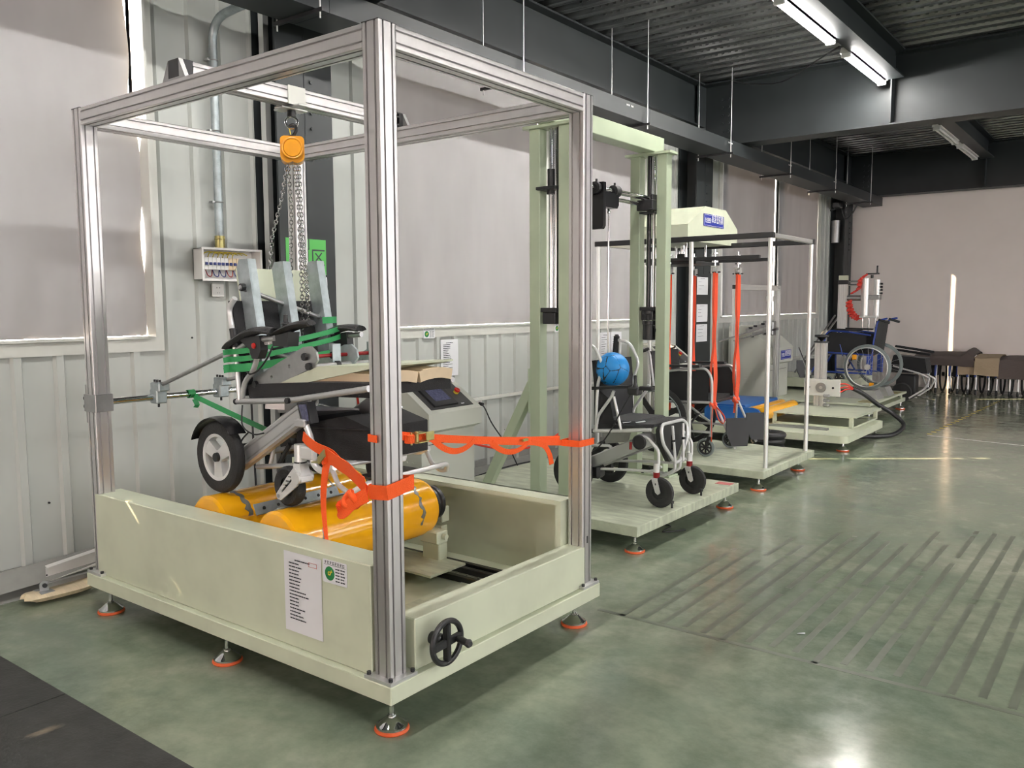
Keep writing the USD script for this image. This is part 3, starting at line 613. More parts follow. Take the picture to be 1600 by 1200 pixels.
# seat tubes, arm posts
for y, s in ((YN, -1), (YF, 1)):
    A.p('seat_tube', tube(fillet([(-1.275, y, 1.092), (-.885, y, 1.122), (-.40, y, 1.20)], .05), .0135, 14), SILVER)
    A.p('end_plug', cyl((-1.285, y, 1.091), (-1.27, y, 1.093), .0145, n=14), BLACK); A.p('joint_bolt', cyl((-.885, y + s * .012, 1.122), (-.885, y + s * .026, 1.122), .013, n=12), BLACK)
    A.p('arm_post', tube(fillet([(-1.236, y, 1.10), (-1.212, y, 1.185), (-1.143, y, 1.237), (-1.112, y, 1.30), (-1.098, y, 1.35)], .04), .0125, 14), SILVER)
    A.p('armrest_tube', tube(fillet([(-1.352, y, 1.293), (-1.275, y, 1.322), (-1.16, y, 1.372), (-.98, y, 1.388)], .05), .0125, 14), SILVER)
    pad = [V(-1.325, y, 1.330), V(-1.25, y, 1.362), V(-1.16, y, 1.398), V(-1.07, y, 1.412), V(-.985, y, 1.406)]
    A.p('armrest_pad', sheet(lambda u, v, pad=pad: cr(pad, 5)[int(round(u * 20))] + Y * (.036 * math.cos(v * math.pi)) * (1 - .35 * max(0, abs(u - .5) * 2 - .7) / .3) + Z * .013 * math.sin(v * math.pi), np.linspace(0, 1, 21), np.linspace(0, 1, 9), .024), FABRIC, smooth=True)
    h = A.p('armrest_latch', prism(Polygon([(-1.20, 1.375), (-1.07, 1.392), (-1.065, 1.335), (-1.085, 1.30), (-1.12, 1.30), (-1.135, 1.34)]).buffer(.006), (0, y + .02, 0), X, Z, 0, .04), BLACK)
    A.p('latch_button', lathe([(0, 0), (.013, 0), (.012, .006), (0, .008)], (-1.105, y + s * .02, 1.352), Y * s, 18), RED, on=h)
    # back tube with grip
    A.p('back_tube', tube(fillet([(-1.25, y, 1.10), (-1.275, y, 1.36), (-1.312, y, 1.515), (-1.262, y, 1.562)], .05), .0125, 14), SILVERL); A.p('tube_sleeve', cyl((-1.271, y, 1.34), (-1.287, y, 1.425), .0165), BLACK)
A.p('back_upholstery', hull([(-1.262, .31, 1.12), (-1.262, .79, 1.12), (-1.222, .31, 1.12), (-1.222, .79, 1.12), (-1.33, .31, 1.55), (-1.33, .79, 1.55), (-1.296, .31, 1.55), (-1.296, .79, 1.55)]), FABRIC)
def seat_fn(u, v):
    x = -1.215 + u * .82; z = 1.110 + .05 * u; bl = .03 * math.sin(math.pi * min(max(v, 0), 1)) ** .5
    return (x, YN + .02 + v * (YF - YN - .04), z + .030 + .006 * math.sin(u * 3.1) + bl * .25)
A.p('seat_cushion', sheet(seat_fn, np.linspace(0, 1, 18), np.linspace(0, 1, 12), .060), FABRIC, smooth=40)
A.p('seat_crossbar', tube([(-1.2, YN, 1.098), (-1.2, YF, 1.098)], .0125), SILVER); A.p('seat_crossbar', tube([(-.45, YN, 1.19), (-.45, YF, 1.19)], .0125), SILVER)
# joystick on its arm
jb = A.p('joystick_box', [hull([(-1.0, .30, 1.352), (-1.0, .36, 1.352), (-.90, .30, 1.352), (-.90, .36, 1.352), (-1.005, .30, 1.395), (-1.005, .36, 1.395), (-.89, .30, 1.415), (-.89, .36, 1.415)]),
                          sheet(lambda u, v: V(-1.005 + u * .225, .33, 1.392 + .045 * u + .016 * math.sin(u * 2.6)) + Y * .033 * math.cos(v * math.pi) * (1 if u < .85 else 1 - (u - .85) * 3) + Z * .012 * math.sin(v * math.pi), np.linspace(0, 1, 14), np.linspace(0, 1, 7), .024)], BLACK, smooth=45)
A.p('joystick', lathe([(0, 0), (.024, 0), (.018, .008), (.021, .012), (.015, .020), (.018, .024), (.012, .032), (.022, .036), (.011, .045), (.009, .066), (.009, .075), (0, .077)], (-.945, .33, 1.413), V(.02, 0, 1), 24), BLACK, on=jb)
A.p('charge_plug', [cyl((-1.03, .31, 1.366), (-1.0, .31, 1.37), .008), box(-1.07, -1.03, .302, .318, 1.356, 1.374, .003)], SILVERL)
A.p('joystick_cable', tube(cr([(-1.0, .30, 1.352), (-1.02, .285, 1.30), (-1.08, .28, 1.245), (-1.14, .28, 1.225), (-1.17, .285, 1.235)], 7), .004, 8), BLACK)
A.p('brake_cable', tube(cr([(-1.22, .29, 1.08), (-1.21, .28, .99), (-1.14, .285, .955), (-1.07, .29, .965)], 7), .0035, 8), BLACK); A.p('motor_cable', tube(cr([(-1.18, .29, .96), (-1.22, .28, .92), (-1.235, .28, .88)], 6), .004, 8), BLACK)
A.p('cable_grommet', cyl((-1.235, .275, .875), (-1.235, .29, .895), .012), BLACK)
# folding linkage below the seat
A.p('link_tube', tube(fillet([(-1.13, .42, 1.0), (-1.12, .42, .95), (-1.0, .36, .965), (-.93, .36, .98)], .03), .0115), SILVER); A.p('link_tube', tube(fillet([(-1.15, .38, .80), (-1.12, .40, .96), (-1.08, .46, 1.05)], .03), .010), SILVERL)
A.p('link_plate', prism([(-1.2, 1.085), (-.92, 1.10), (-.98, 1.045), (-1.18, 1.03)], (0, .46, 0), X, Z, 0, .006), STEEL); A.p('link_bar', bar((-1.2, .4, 1.07), (-.9, .7, 1.03), .02, .03), SILVER); A.p('link_bar', bar((-1.2, .7, 1.07), (-.9, .4, 1.03), .02, .03), SILVER)
A.p('rear_axle_tube', tube([(-1.25, .33, .84), (-1.25, .77, .84)], .014), STEEL); A.p('lower_tube', tube(fillet([(-1.2, .345, .79), (-.95, .345, .825), (-.80, .345, .85)], .05), .0115), SILVER); A.p('lower_tube', tube(fillet([(-1.2, .755, .79), (-.95, .755, .825), (-.80, .755, .85)], .05), .0115), SILVER)
A.p('gas_strut', cyl((-1.06, .36, .815), (-.98, .36, .915), .010), BLACK)
A.p('battery_box', box(-1.12, -.86, .40, .70, .93, 1.04, .02), BLACK)
bag = hull([(-.93, .36, 1.0), (-.93, .74, 1.0), (-.94, .36, .86), (-.94, .74, .86), (-.50, .40, .885), (-.50, .74, .885), (-.50, .40, 1.02), (-.50, .74, 1.02), (-.66, .40, 1.06), (-.66, .74, 1.06), (-.85, .37, 1.02), (-.85, .74, 1.02)])
A.p('under_seat_bag', bag, FABRIC); A.p('bag_piping', tube([(-.93, .357, 1.0), (-.72, .378, 1.005), (-.50, .397, 1.015)], .004, 8), BLACK)
# front casters with plate forks
for y, s in ((.27, -1), (.83, 1)):
    c = V(-.885, y - s * .012, .752)
    wheel(A, c, .088, .05, name='front_caster', label='black front caster', rim=BLACK, rim_r=.62, style='disc')
    yo = y + s * .03
    fk = A.p('caster_fork', prism(unary_union([LineString([(-.905, .715), (-.80, .815)]).buffer(.016), Polygon([(-.845, .80), (-.80, .845), (-.765, .82), (-.785, .775), (-.895, .70), (-.918, .72)]).buffer(.004)]).difference(unary_union([LineString([(-.885, .735), (-.81, .80)]).buffer(.0045)] + [LineString([(-.868 + k * .017, .766 + k * .020), (-.851 + k * .017, .766 + k * .020)]).buffer(.0035) for k in range(3)])), (0, yo, 0), X, Z, -.004, .004), SILVERL, smooth=30)
    A.p('fork_bolt', cyl((-.905, yo - s * .002, .715), (-.905, yo + s * .008, .715), .008, n=10), STEEL, on=fk)
    A.p('caster_body', [hull([(-.815, y - .02, .87), (-.775, y - .02, .87), (-.815, y + .02, .87), (-.775, y + .02, .87), (-.82, y - .03, .80), (-.755, y - .03, .79), (-.82, y + .03, .80), (-.755, y + .03, .79)]), cyl((-.785, y - .04, .805), (-.785, y + .04, .805), .026, n=24)], SILVERL)
    A.p('caster_stem', [cyl((-.795, y, .872), (-.795, y, .945), .026, n=28), box(-.795, -.70, y - .016, y + .016, .885, .94, .006)], SILVERL); A.p('stem_washer', cyl((-.795, y, .866), (-.795, y, .872), .027, n=28), BLACK)
    A.p('footrest_hanger', tube(fillet([(-.80, y + .03, 1.05), (-.775, y + .02, 1.02), (-.735, y + .01, .975), (-.715, y, .93), (-.715, y, .87), (-.66, y, .84), (-.58, y, .87)], .03), .0135, 14), SILVERL); A.p('hanger_clamp', box(-.835, -.765, y, y + .03, 1.015, 1.05, .005), SILVER)
    A.p('footrest_arm', tube(fillet([(-.60, y, .87), (-.56, y + s * .0, .80), (-.50, y, .775), (-.47, y, .785)], .02), .0105), SILVERL)
A.p('footrest_crossbar', tube(fillet([(-.60, .27, .872), (-.585, .45, .868), (-.585, .70, .868), (-.60, .83, .872)], .05), .0115), SILVERL)
A.p('footrest_crossbar', tube(fillet([(-.47, .27, .785), (-.44, .30, .81), (-.44, .80, .82), (-.47, .83, .785)], .05), .0115), SILVERL)
A.p('footplate', box(-.60, -.46, .42, .68, .80, .812, .004), BLACK)

# ================================================ test dummy on the seat: steel plates, boards, pads
D = Thing('test_dummy', 'steel plate loading dummy with pale green back board sitting in the power wheelchair', 'test dummy', loc=(-1.1, .55, 1.15))
TB, TT = V(-1.235, 0, 1.15), V(-1.335, 0, 1.70); du = nrm(TT - TB); dn = nrm(np.cross(Y, du)); dn = dn if dn[0] > 0 else -dn
bd = D.p('back_board', bar(TB + Y * .56, TT + Y * .56, .40, .012, up=dn, b=.002), GREEN, label='pale green back board')
for y, ext in ((.365, .035), (.56, .03), (.765, .04)):
    o = TB + Y * y; L = np.linalg.norm(TT - TB) + ext
    ch = D.p('back_plate', prism([(.0, .006), (L - .03, .006), (L, .03), (L - .01, .095), (0.02, .095)], o, du, dn, -.004, .004), GALV)
    D.p('plate_flange', [bar(o + dn * .092 + Y * .02 + du * .02, o + dn * .092 + Y * .02 + du * (L - .01), .04, .006, up=dn)], GALV, on=ch)
for h, r in ((.305, .011), (.04, .011)):
    D.p('cross_rod', cyl(TB + du * (h + .155) + dn * .05 + Y * .33, TB + du * h + dn * .05 + Y * .80, r, n=16), STEEL)
    for y in (.345, .795): D.p('rod_nut', cyl(TB + du * (h + .155) + dn * .05 + Y * (y - .01), TB + du * (h + .155) + dn * .05 + Y * (y + .01), .018, n=8), BLACK)
for h in (.20, .06):
    for y in (.44, .68): D.p('board_bolt', cyl(TB + du * (h + .155) + dn * .006 + Y * y, TB + du * (h + .155) + dn * .022 + Y * y, .012, n=14), BLACK)
SP = Polygon([(-1.185, 1.165), (-1.165, 1.205), (-.83, 1.348), (-.785, 1.352), (-.752, 1.33), (-.745, 1.30), (-.77, 1.272), (-1.12, 1.148), (-1.165, 1.145)]).buffer(.004)
for hx, hz in ((-1.165, 1.175), (-1.055, 1.212), (-.93, 1.265), (-.815, 1.31)): SP = SP.difference(Point(hx, hz).buffer(.0085))
for y in (.335, .56, .765): D.p('thigh_plate', prism(SP, (0, y, 0), X, Z, -.005, .005), GALV if y > .4 else STEEL, label='grey steel thigh plate')
for y in (.50, .72): D.p('seat_bracket', [box(-.86, -.80, y, y + .006, 1.20, 1.36), box(-.80, -.795, y - .04, y + .006, 1.20, 1.36)], GALV)
for (x, z), r in (((-1.165, 1.175), .009), ((-.815, 1.31), .0085), ((-.79, 1.27), .011)):
    D.p('cross_rod', cyl((x, .33, z), (x, .81, z), r, n=14), STEEL if r > .009 else DRED if z > 1.3 else STEEL)
    for y in (.315, .47, .70, .80): D.p('rod_nut', cyl((x, y, z), (x, y + .022, z), .016, n=8), BLACK)
def pad_fn(y0):
    def fn(u, v):
        x = -1.13 + u * .76; zt = 1.165 + .082 * min(1, u * 1.7) - .006 * u
        return (x, y0 + v * .20, zt - .012 * (2 * v - 1) ** 2)
    return fn
for y0 in (.345, .56): D.p('thigh_pad', sheet(pad_fn(y0), np.linspace(0, 1, 16), np.linspace(0, 1, 8), .046), BEIGE, smooth=40, label='beige thigh pad')
D.p('seat_board', hull([(-1.13, .33, 1.148), (-1.13, .78, 1.148), (-.74, .33, 1.272), (-.74, .78, 1.272), (-.38, .33, 1.292), (-.38, .78, 1.292), (-1.13, .33, 1.14), (-.74, .33, 1.262), (-.38, .33, 1.284), (-.38, .78, 1.284)]), GREEN)

# green tape that binds dummy and chair, chair and bar
g = Thing('green_tape_binding', 'green packing tape wound round the dummy and the wheelchair back', 'tape', loc=(-1.2, .5, 1.25))
wb_ = [V(-1.30, .285, 1.25), V(-1.15, .29, 1.262), V(-1.12, .42, 1.275), V(-1.10, .68, 1.30), V(-1.12, .80, 1.315), V(-1.25, .83, 1.30), V(-1.31, .80, 1.28), V(-1.31, .30, 1.25)]
for k, (dz, tilt) in enumerate(((0, 0), (.035, .03), (-.012, .012), (.07, .035))):
    g.p('tape_turn', ribbon(cr([p + Z * (dz + tilt * (p[1] - .3) / .5) for p in wb_] + [wb_[0] + Z * dz], 5), .024, .0012, side=Z), TAPE, smooth=50)
g.p('tape_turn', ribbon(cr([(-1.19, .74, 1.455), (-1.16, .78, 1.457), (-1.19, .825, 1.456), (-1.30, .83, 1.452), (-1.305, .60, 1.45)], 5), .032, .0012, side=Z), TAPE, smooth=50)
g2 = Thing('green_tape_tie', 'green tape knotted round the chrome bar and running down to the chair frame', 'tape', loc=(-2.06, .56, 1.05))
g2.p('tape_knot', [ribbon([V(-2.06 + .022 * math.cos(a), .545 + .012 * a / 6.28, 1.058 + .022 * math.sin(a)) for a in np.linspace(0, 12.6, 40)], .03, .0015, side=Y), ribbon(cr([(-2.035, .56, 1.03), (-2.02, .565, 1.0), (-2.03, .56, .985)], 4), .03, .0015, side=Y)], TAPE, smooth=50)
g2.p('tape_run', ribbon([(-2.045, .565, 1.045), (-1.6, .50, .985), (-1.18, .44, .93)], .026, .0015, side=V(-.1, .3, 1)), TAPE, smooth=50)

# ================================================ orange ratchet straps
S1 = Thing('ratchet_strap', 'orange ratchet strap tying the power wheelchair to the near corner post', 'strap', loc=(-.3, .2, .85))
S1.p('webbing', ribbon([(-.117, .155, .885), (-.117, .026, .875), (-.07, .024, .878), (-.026, .026, .882), (-.024, .07, .888), (-.026, .157, .90), (-.117, .157, .886)], .052, .003, side=Z), ORANGE, smooth=False)
S1.p('webbing', ribbon(cr([(-.73, .235, .99), (-.69, .225, .975), (-.60, .20, .958), (-.50, .19, .942), (-.40, .16, .91), (-.28, .12, .882), (-.17, .06, .868), (-.12, .024, .872)], 5), .044, .003, side=V(.25, -.1, 1)), ORANGE, smooth=50)
S1.p('webbing', ribbon(cr([(-.52, .185, .938), (-.42, .15, .925), (-.30, .10, .918), (-.2, .05, .905), (-.14, .03, .895)], 5), .06, .003, side=V(.1, -.2, 1)), ORANGE, smooth=50)
S1.p('loose_end', ribbon(cr([(-.53, .19, .915), (-.53, .175, .85), (-.535, .17, .76), (-.525, .165, .68), (-.515, .165, .60), (-.51, .17, .56)], 5), np.linspace(.034, .012, 26), .002, side=V(1, .3, 0)), ORANGE, smooth=50)
S1.p('knot', [tube([V(-.205, .02, .835) + V(.028 * math.cos(a), -.012 * math.sin(2 * a), .026 * math.sin(a)) for a in np.linspace(0, 6.28, 19)[:-1]], .013, 8, closed=True), ribbon(cr([(-.22, .02, .82), (-.25, .01, .80), (-.23, .0, .79), (-.19, .01, .825), (-.12, .02, .865)], 5), .05, .003, side=V(.3, .2, 1))], ORANGE, smooth=60)
S1.p('stitch_label', ribbon(cr([(-.40, .145, .930), (-.345, .123, .932), (-.30, .105, .922)], 4), .022, .0015, side=V(.1, -.2, 1)), YEL2)
rk = S1.p('ratchet', [bar((-.60, .205, .905), (-.52, .17, .95), .006, .03), bar((-.58, .235, .90), (-.50, .20, .945), .006, .03), cyl((-.56, .19, .93), (-.54, .235, .925), .012), cyl((-.60, .20, .905), (-.58, .24, .90), .007), bar((-.64, .22, .895), (-.59, .215, .90), .035, .006)], BRASS, smooth=30)
S1.p('ratchet_spool', cyl((-.55, .185, .918), (-.525, .235, .912), .022, n=16), ORANGE, on=rk)
S2 = Thing('ratchet_strap', 'long orange ratchet strap stretched between the two right-hand posts of the cage', 'strap', loc=(-.1, .7, .95))
xs = -.122
def drape(y0, y1, z0, z1, sag, n=14, x=xs, tw=0.0): return [V(x + tw * math.sin(t * 3.14), y0 + (y1 - y0) * t, z0 + (z1 - z0) * t - sag * 4 * t * (1 - t)) for t in np.linspace(0, 1, n)]
S2.p('webbing', ribbon(drape(.115, 1.245, 1.062, .885, .006), .026, .003, side=Z), ORANGE); S2.p('webbing', ribbon(drape(.115, 1.245, 1.07, .905, .014, x=xs - .012), .024, .003, side=Z), ORANGE)
S2.p('webbing', ribbon([(-.12, .155, 1.065), (-.12, .03, 1.066), (-.116, .026, 1.066), (-.07, .024, 1.066)], .026, .003, side=Z), ORANGE, smooth=False)
S2.p('webbing', ribbon([(-.118, 1.24, .886), (-.024, 1.245, .888), (-.022, 1.30, .887), (-.024, 1.37, .886), (-.12, 1.368, .886), (-.122, 1.25, .886)], .030, .003, side=Z), ORANGE, smooth=False)
S2.p('loop', ribbon(drape(.36, .62, 1.02, .985, .05), .024, .003, side=V(.2, 0, 1)), ORANGE); S2.p('loop', ribbon(drape(.72, .98, .955, .92, .04), .024, .003, side=V(.3, 0, 1)), ORANGE)
S2.p('loose_end', ribbon(cr([(xs, 1.0, .92), (xs + .005, 1.09, .895), (xs + .01, 1.13, .85), (xs + .012, 1.145, .80)], 6), .024, .002, side=V(.2, .4, 1)), ORANGE, smooth=50)
rk = S2.p('ratchet', [box(xs - .006, xs + .032, .255, .30, 1.052, 1.056), box(xs - .006, xs + .032, .255, .31, 1.018, 1.022), cyl((xs + .012, .262, 1.015), (xs + .012, .262, 1.06), .009), box(xs + .022, xs + .028, .30, .345, 1.02, 1.055, .003), cyl((xs + .012, .235, 1.012), (xs + .012, .235, 1.058), .004)], BRASS)
S2.p('ratchet_spool', cyl((xs + .012, .225, 1.022), (xs + .012, .225, 1.052), .019, n=18), ORANGE, on=rk); S2.p('ratchet_pin', box(xs + .01, xs + .02, .92, .955, .935, .945), BRASS)

# ================================================ machine 2: green lifting portal
M2 = Thing('lifting_portal_stand', 'pale green platform with a tall portal of paired posts, second machine from the front', 'test machine', loc=(-1.2, 3.2, 0))
M2.p('platform', box(-2.15, -.38, 2.45, 4.02, .115, .18, .003), GREEN_D)
for x, y in ((-.44, 2.53), (-.45, 3.93), (-2.05, 2.55), (-2.05, 3.92)): foot(M2, x, y, .115)
for y in (2.60, 3.94):
    for x in (-1.22, -.99): M2.p('upright', box(x - .042, x + .042, y - .042, y + .042, .18, 2.66, .004), GREEN_P)
    M2.p('base_plate', box(-1.33, -.88, y - .075, y + .075, .18, .195, .002), GREEN_P); M2.p('cap_plate', box(-1.30, -.91, y - .065, y + .065, 2.66, 2.68, .002), GREEN_P)
    for x in (-1.3, -1.12, -.91):
        for dy in (-.062, .062): M2.p('anchor_bolt', [cyl((x, y + dy, .195), (x, y + dy, .225), .011, n=10)], BLACK)
M2.p('cross_beam', box(-1.17, -1.04, 2.52, 4.03, 2.68, 2.80, .004), GREEN_P, label='pale green top beam')
M2.p('brace', bar((-1.26, 2.60, 1.0), (-1.70, 2.60, .19), .06, .07, up=V(.6, 0, .4), b=.004), GREEN_P); M2.p('brace_plate', box(-1.275, -1.262, 2.555, 2.645, .80, 1.10, .002), GREEN_P)
for y in (2.60, 3.94):
    M2.p('guide_rod', cyl((-1.075, y, 1.49), (-1.075, y, 2.66), .014), CHROME); M2.p('lead_screw', cyl((-1.115, y, 1.49), (-1.115, y, 2.66), .017, n=14), BLACKG if y > 3 else CHROME)
    M2.p('guide_rod', cyl((-1.145, y + .03, 1.49), (-1.145, y + .03, 2.66), .008), CHROME)
    M2.p('screw_bearing', [box(-1.165, -1.04, y - .055, y + .045, 1.475, 1.505, .003), box(-1.155, -1.055, y - .045, y + .035, 1.40, 1.475, .004)], BLACK)
M2.p('toothed_belt', box(-1.052, -1.036, 2.585, 2.60, 1.5, 2.66), BLACK); M2.p('screw_nut', [cyl((-1.115, 2.60, 2.28), (-1.115, 2.60, 2.40), .025), box(-1.19, -1.04, 2.53, 2.645, 2.265, 2.285, .002), cyl((-1.115, 2.6, 2.24), (-1.115, 2.6, 2.265), .03)], BLACK)
M2.p('carriage_block', [box(-1.17, -1.03, 3.83, 3.90, 2.24, 2.32, .005), box(-1.165, -1.035, 3.87, 3.985, 2.22, 2.235), box(-1.06, -1.035, 3.84, 3.95, 2.24, 2.36, .004)], BLACK)
for dz, dx, r in ((2.338, -1.11, .019), (2.292, -1.145, .015)): M2.p('cross_shaft', cyl((dx, 2.62, dz), (dx, 3.92, dz), r), CHROME)
M2.p('motor', [lathe([(0, 0), (.045, 0), (.052, .006), (.052, .12), (.056, .125), (.056, .155), (.048, .16), (.048, .20), (.058, .204), (.058, .232), (0, .232)], (-1.105, 3.94, 1.245), Z, 28), box(-1.15, -1.06, 3.90, 3.98, 1.47, 1.478)], BLACK)
M2.p('motor_ring', torus((-1.105, 3.94, 1.40), Z, .054, .004, 28, 6), CHROME); M2.p('motor_cable', tube(cr([(-1.06, 3.92, 1.36), (-1.03, 3.9, 1.33), (-1.04, 3.91, 1.28)], 5), .006), BLACK)
def clampring(y): return [lathe([(.02, -.03), (.042, -.03), (.042, .03), (.02, .03)], (-1.11, y, 2.338), Y, 30), torus((-1.11, y + .03, 2.338), Y, .04, .004, 30, 6), cyl((-1.11, y, 2.38), (-1.11, y, 2.40), .008)]
M2.p('load_plate', prism(Polygon([(-.055, .04), (.055, .04), (.055, -.26), (.04, -.285), (-.04, -.285), (-.055, -.26)]), (-1.11, 3.17, 2.338), X, Z, -.018, .018), BLACKG); M2.p('shaft_clamp', clampring(3.15), BLACK); M2.p('shaft_clamp', clampring(3.40), BLACK)
M2.p('load_cell', [prism(Polygon([(-.10, -.02), (.10, -.02), (.10, -.10), (.08, -.125), (-.08, -.125), (-.10, -.10)]), (-1.11, 3.31, 2.338), Y, Z, -.03, .03)], BLACKG)
M2.p('pull_rod', [cyl((-1.10, 3.30, 1.13), (-1.10, 3.30, 2.18), .006), lathe([(.012, 0), (.014, .01), (.009, .03), (.006, .032)], (-1.10, 3.30, 2.175), Z, 14)], CHROME)
for y in (3.013, 3.465): M2.p('stop_pin', lathe([(0, 0), (.007, 0), (.007, .03), (.013, .032), (.013, .048), (0, .05)], (-.43, y, .18), Z, 16), BLACK)
M2.p('label_plate', box(-.52, -.40, 3.90, 3.98, .18, .1812), INKR)
single('black_cable_end', tube(cr([(-.62, 3.2, .006), (-.52, 3.18, .006), (-.50, 3.02, .006), (-.40, 3.16, .006)], 5), .005), BLACK, 'short black cable end on the floor under the portal platform edge', 'cable')

# ---------------- white power wheelchair with a ball, on machine 2
B = Thing('power_wheelchair', 'white-silver power wheelchair carrying a blue ball on the green portal platform', 'wheelchair', loc=(-.9, 3.23, .18))
N_, F_ = 2.98, 3.48
for y in (N_, F_):
    s = -1 if y < 3.2 else 1
    wheel(B, (-1.19, y, .342), .162, .05, rim=BLACK, name='rear_wheel', style='mag', spokes=3, hub=STEEL)
    wheel(B, (-.505, y, .282), .102, .036, rim=BLACK, name='front_caster', style='disc', rim_r=.6)
    B.p('side_beam', bar((-1.22, y - s * .06, .345), (-.66, y - s * .06, .60), .04, .085, up=V(-.4, 0, .9), b=.008), SILVER)
    h = B.p('hinge_barrel', cyl((-.655, y + s * .005, .605), (-.655, y - s * .12, .612), .052, n=28), SILVERL); B.p('hinge_cap', lathe([(0, 0), (.05, 0), (.05, .012), (.044, .016), (.04, .008), (0, .008)], (-.655, y + s * .005, .605), Y * s, 28), BLACK, on=h)
    B.p('quick_pin', cyl((-.72, y + s * .01, .60), (-.72, y + s * .012, .55), .010), DRED)
    B.p('front_tube', tube(fillet([(-.64, y, .645), (-.60, y, .64), (-.515, y, .56), (-.515, y, .46)], .03), .0105), SILVERL); B.p('caster_stem', cyl((-.53, y, .415), (-.53, y, .475), .021, n=22), SILVERL)
    B.p('red_collar', cyl((-.53, y, .376), (-.53, y, .415), .0215, n=22), DRED, label='dark red collar')
    for dy in (-.026, .026): B.p('caster_fork', prism(Polygon([(-.552, .376), (-.515, .376), (-.490, .285), (-.505, .272), (-.522, .285)]).buffer(.003).difference(sbox(-.528, .33, -.518, .345)), (0, y + dy, 0), X, Z, -.003, .003), SILVERL)
    B.p('fork_crown', box(-.555, -.512, y - .03, y + .03, .366, .378, .004), SILVERL)
    B.p('seat_tube', tube(fillet([(-1.03, y, .648), (-.80, y, .668), (-.575, y, .695)], .04), .0125), SILVERL); B.p('seat_end', cyl((-1.045, y, .646), (-1.02, y, .648), .014), BLACK)
    B.p('arm_post', tube(fillet([(-1.0, y, .65), (-.985, y, .755), (-.93, y, .83), (-.875, y, .90), (-.86, y, .94)], .03), .0115), SILVERL)
    if y < 3.2:
        B.p('arm_strut', tube([(-.86, y, .90), (-.80, y, .67)], .010), SILVERL)
        B.p('armrest_pad', hull([(-1.06, y - .03, .935), (-1.06, y + .03, .935), (-.74, y - .03, .965), (-.74, y + .03, .965), (-1.05, y - .033, .955), (-1.05, y + .033, .955), (-.73, y - .033, .985), (-.73, y + .033, .985)]), FABRIC)
        jb = B.p('joystick_box', [box(-.74, -.655, y - .035, y + .035, .92, .975, .01), box(-.66, -.56, y - .02, y + .02, .955, .982, .006)], BLACK); B.p('joystick', lathe([(0, 0), (.018, 0), (.012, .02), (.010, .045), (.012, .075), (0, .08)], (-.695, y, .975), Z, 16), BLACK, on=jb)
    else:
        B.p('arm_strut', tube(fillet([(-1.07, y, .90), (-1.03, y, .80), (-1.03, y, .74), (-.93, y, .67)], .04), .010), SILVERL)
        B.p('raised_armrest', bar((-1.155, y, 1.03), (-1.13, y, 1.30), .05, .034, up=X, b=.012), FABRIC); B.p('raised_arm_tube', tube([(-1.115, y, .98), (-1.10, y, 1.27)], .011), SILVERL)
    B.p('back_tube', tube(fillet([(-1.0, y, .66), (-.99, y, .98), (-.94, y, 1.10), (-1.02, y, 1.245), (-1.12, y, 1.26)], .05), .0115), SILVERL)
B.p('seat', hull([(-1.0, N_, .665), (-1.0, F_, .665), (-.56, N_, .71), (-.56, F_, .71), (-1.0, N_, .70), (-1.0, F_, .70), (-.56, N_ + .02, .73), (-.56, F_ - .02, .73)]), FABRIC); B.p('seat_pad', hull([(-.98, N_ + .03, .69), (-.98, F_ - .03, .69), (-.70, N_ + .03, .72), (-.70, F_ - .03, .72), (-.98, N_ + .03, .73), (-.98, F_ - .03, .73), (-.72, N_ + .05, .735), (-.72, F_ - .05, .735)]), FABRIC)
for k in range(2): B.p('seat_mark', bar((-.80 + k * .10, N_ + .02, .722 + k * .009), (-.75 + k * .10, N_ + .06, .731 + k * .009), .03, .003), PAPER)
def backf(u, v): return (-1.0 + .03 * math.sin(v * 3.14) * -1 + .05 * (u - .5) * 0 - .05 * max(0, u - .6), N_ + v * (F_ - N_), .69 + u * .45)
B.p('backrest', sheet(backf, np.linspace(0, 1, 10), np.linspace(0, 1, 10), .03), FABRIC, smooth=40)
B.p('side_guard', hull([(-1.0, N_ + .012, .70), (-.98, N_ + .012, .93), (-.90, N_ + .012, .88), (-.86, N_ + .012, .70), (-1.0, N_ + .018, .70), (-.98, N_ + .018, .93), (-.86, N_ + .018, .70)]), FABRIC)
# footrest frame hung on the front
fx = -.50
fr = B.p('footrest_frame', tube(fillet([(fx, 3.19, .45), (fx - .01, 3.03, .60), (fx - .02, 3.02, .69), (fx - .03, 3.06, .725), (fx - .03, 3.36, .725), (fx - .02, 3.41, .69), (fx - .01, 3.40, .60), (fx, 3.27, .45), (fx, 3.19, .45)], .035, 6), .0115), SILVERL)
B.p('footrest_pad', prism(Polygon([(3.03, .69), (3.06, .715), (3.36, .715), (3.40, .69), (3.39, .6), (3.27, .455), (3.17, .455), (3.04, .6)]).difference(sbox(3.19, .53, 3.25, .64)), (fx - .035, 0, 0), Y, Z, -.03, .004), BLACK)
for y in (3.15, 3.29): B.p('footrest_bar', tube([(fx + .008, y - .02 if y < 3.2 else y - .0, .71), (fx + .014, y + (.02 if y < 3.2 else -.0), .45)], .0095), SILVERL); B.p('bar_clip', box(fx, fx + .024, y - .014, y + .014, .60, .615, .003), BLACK)
for y in (3.19, 3.27): B.p('footrest_leg', tube(fillet([(fx, y, .45), (fx + .0, y, .40), (fx - .10, y, .34), (fx - .18, y, .36)], .04), .0105), SILVERL)
for y in (3.05, 3.42): B.p('lower_tube', tube(fillet([(-1.12, y, .36), (-.80, y, .39), (-.60, y, .40), (-.53, y, .44)], .04), .010), SILVERL)
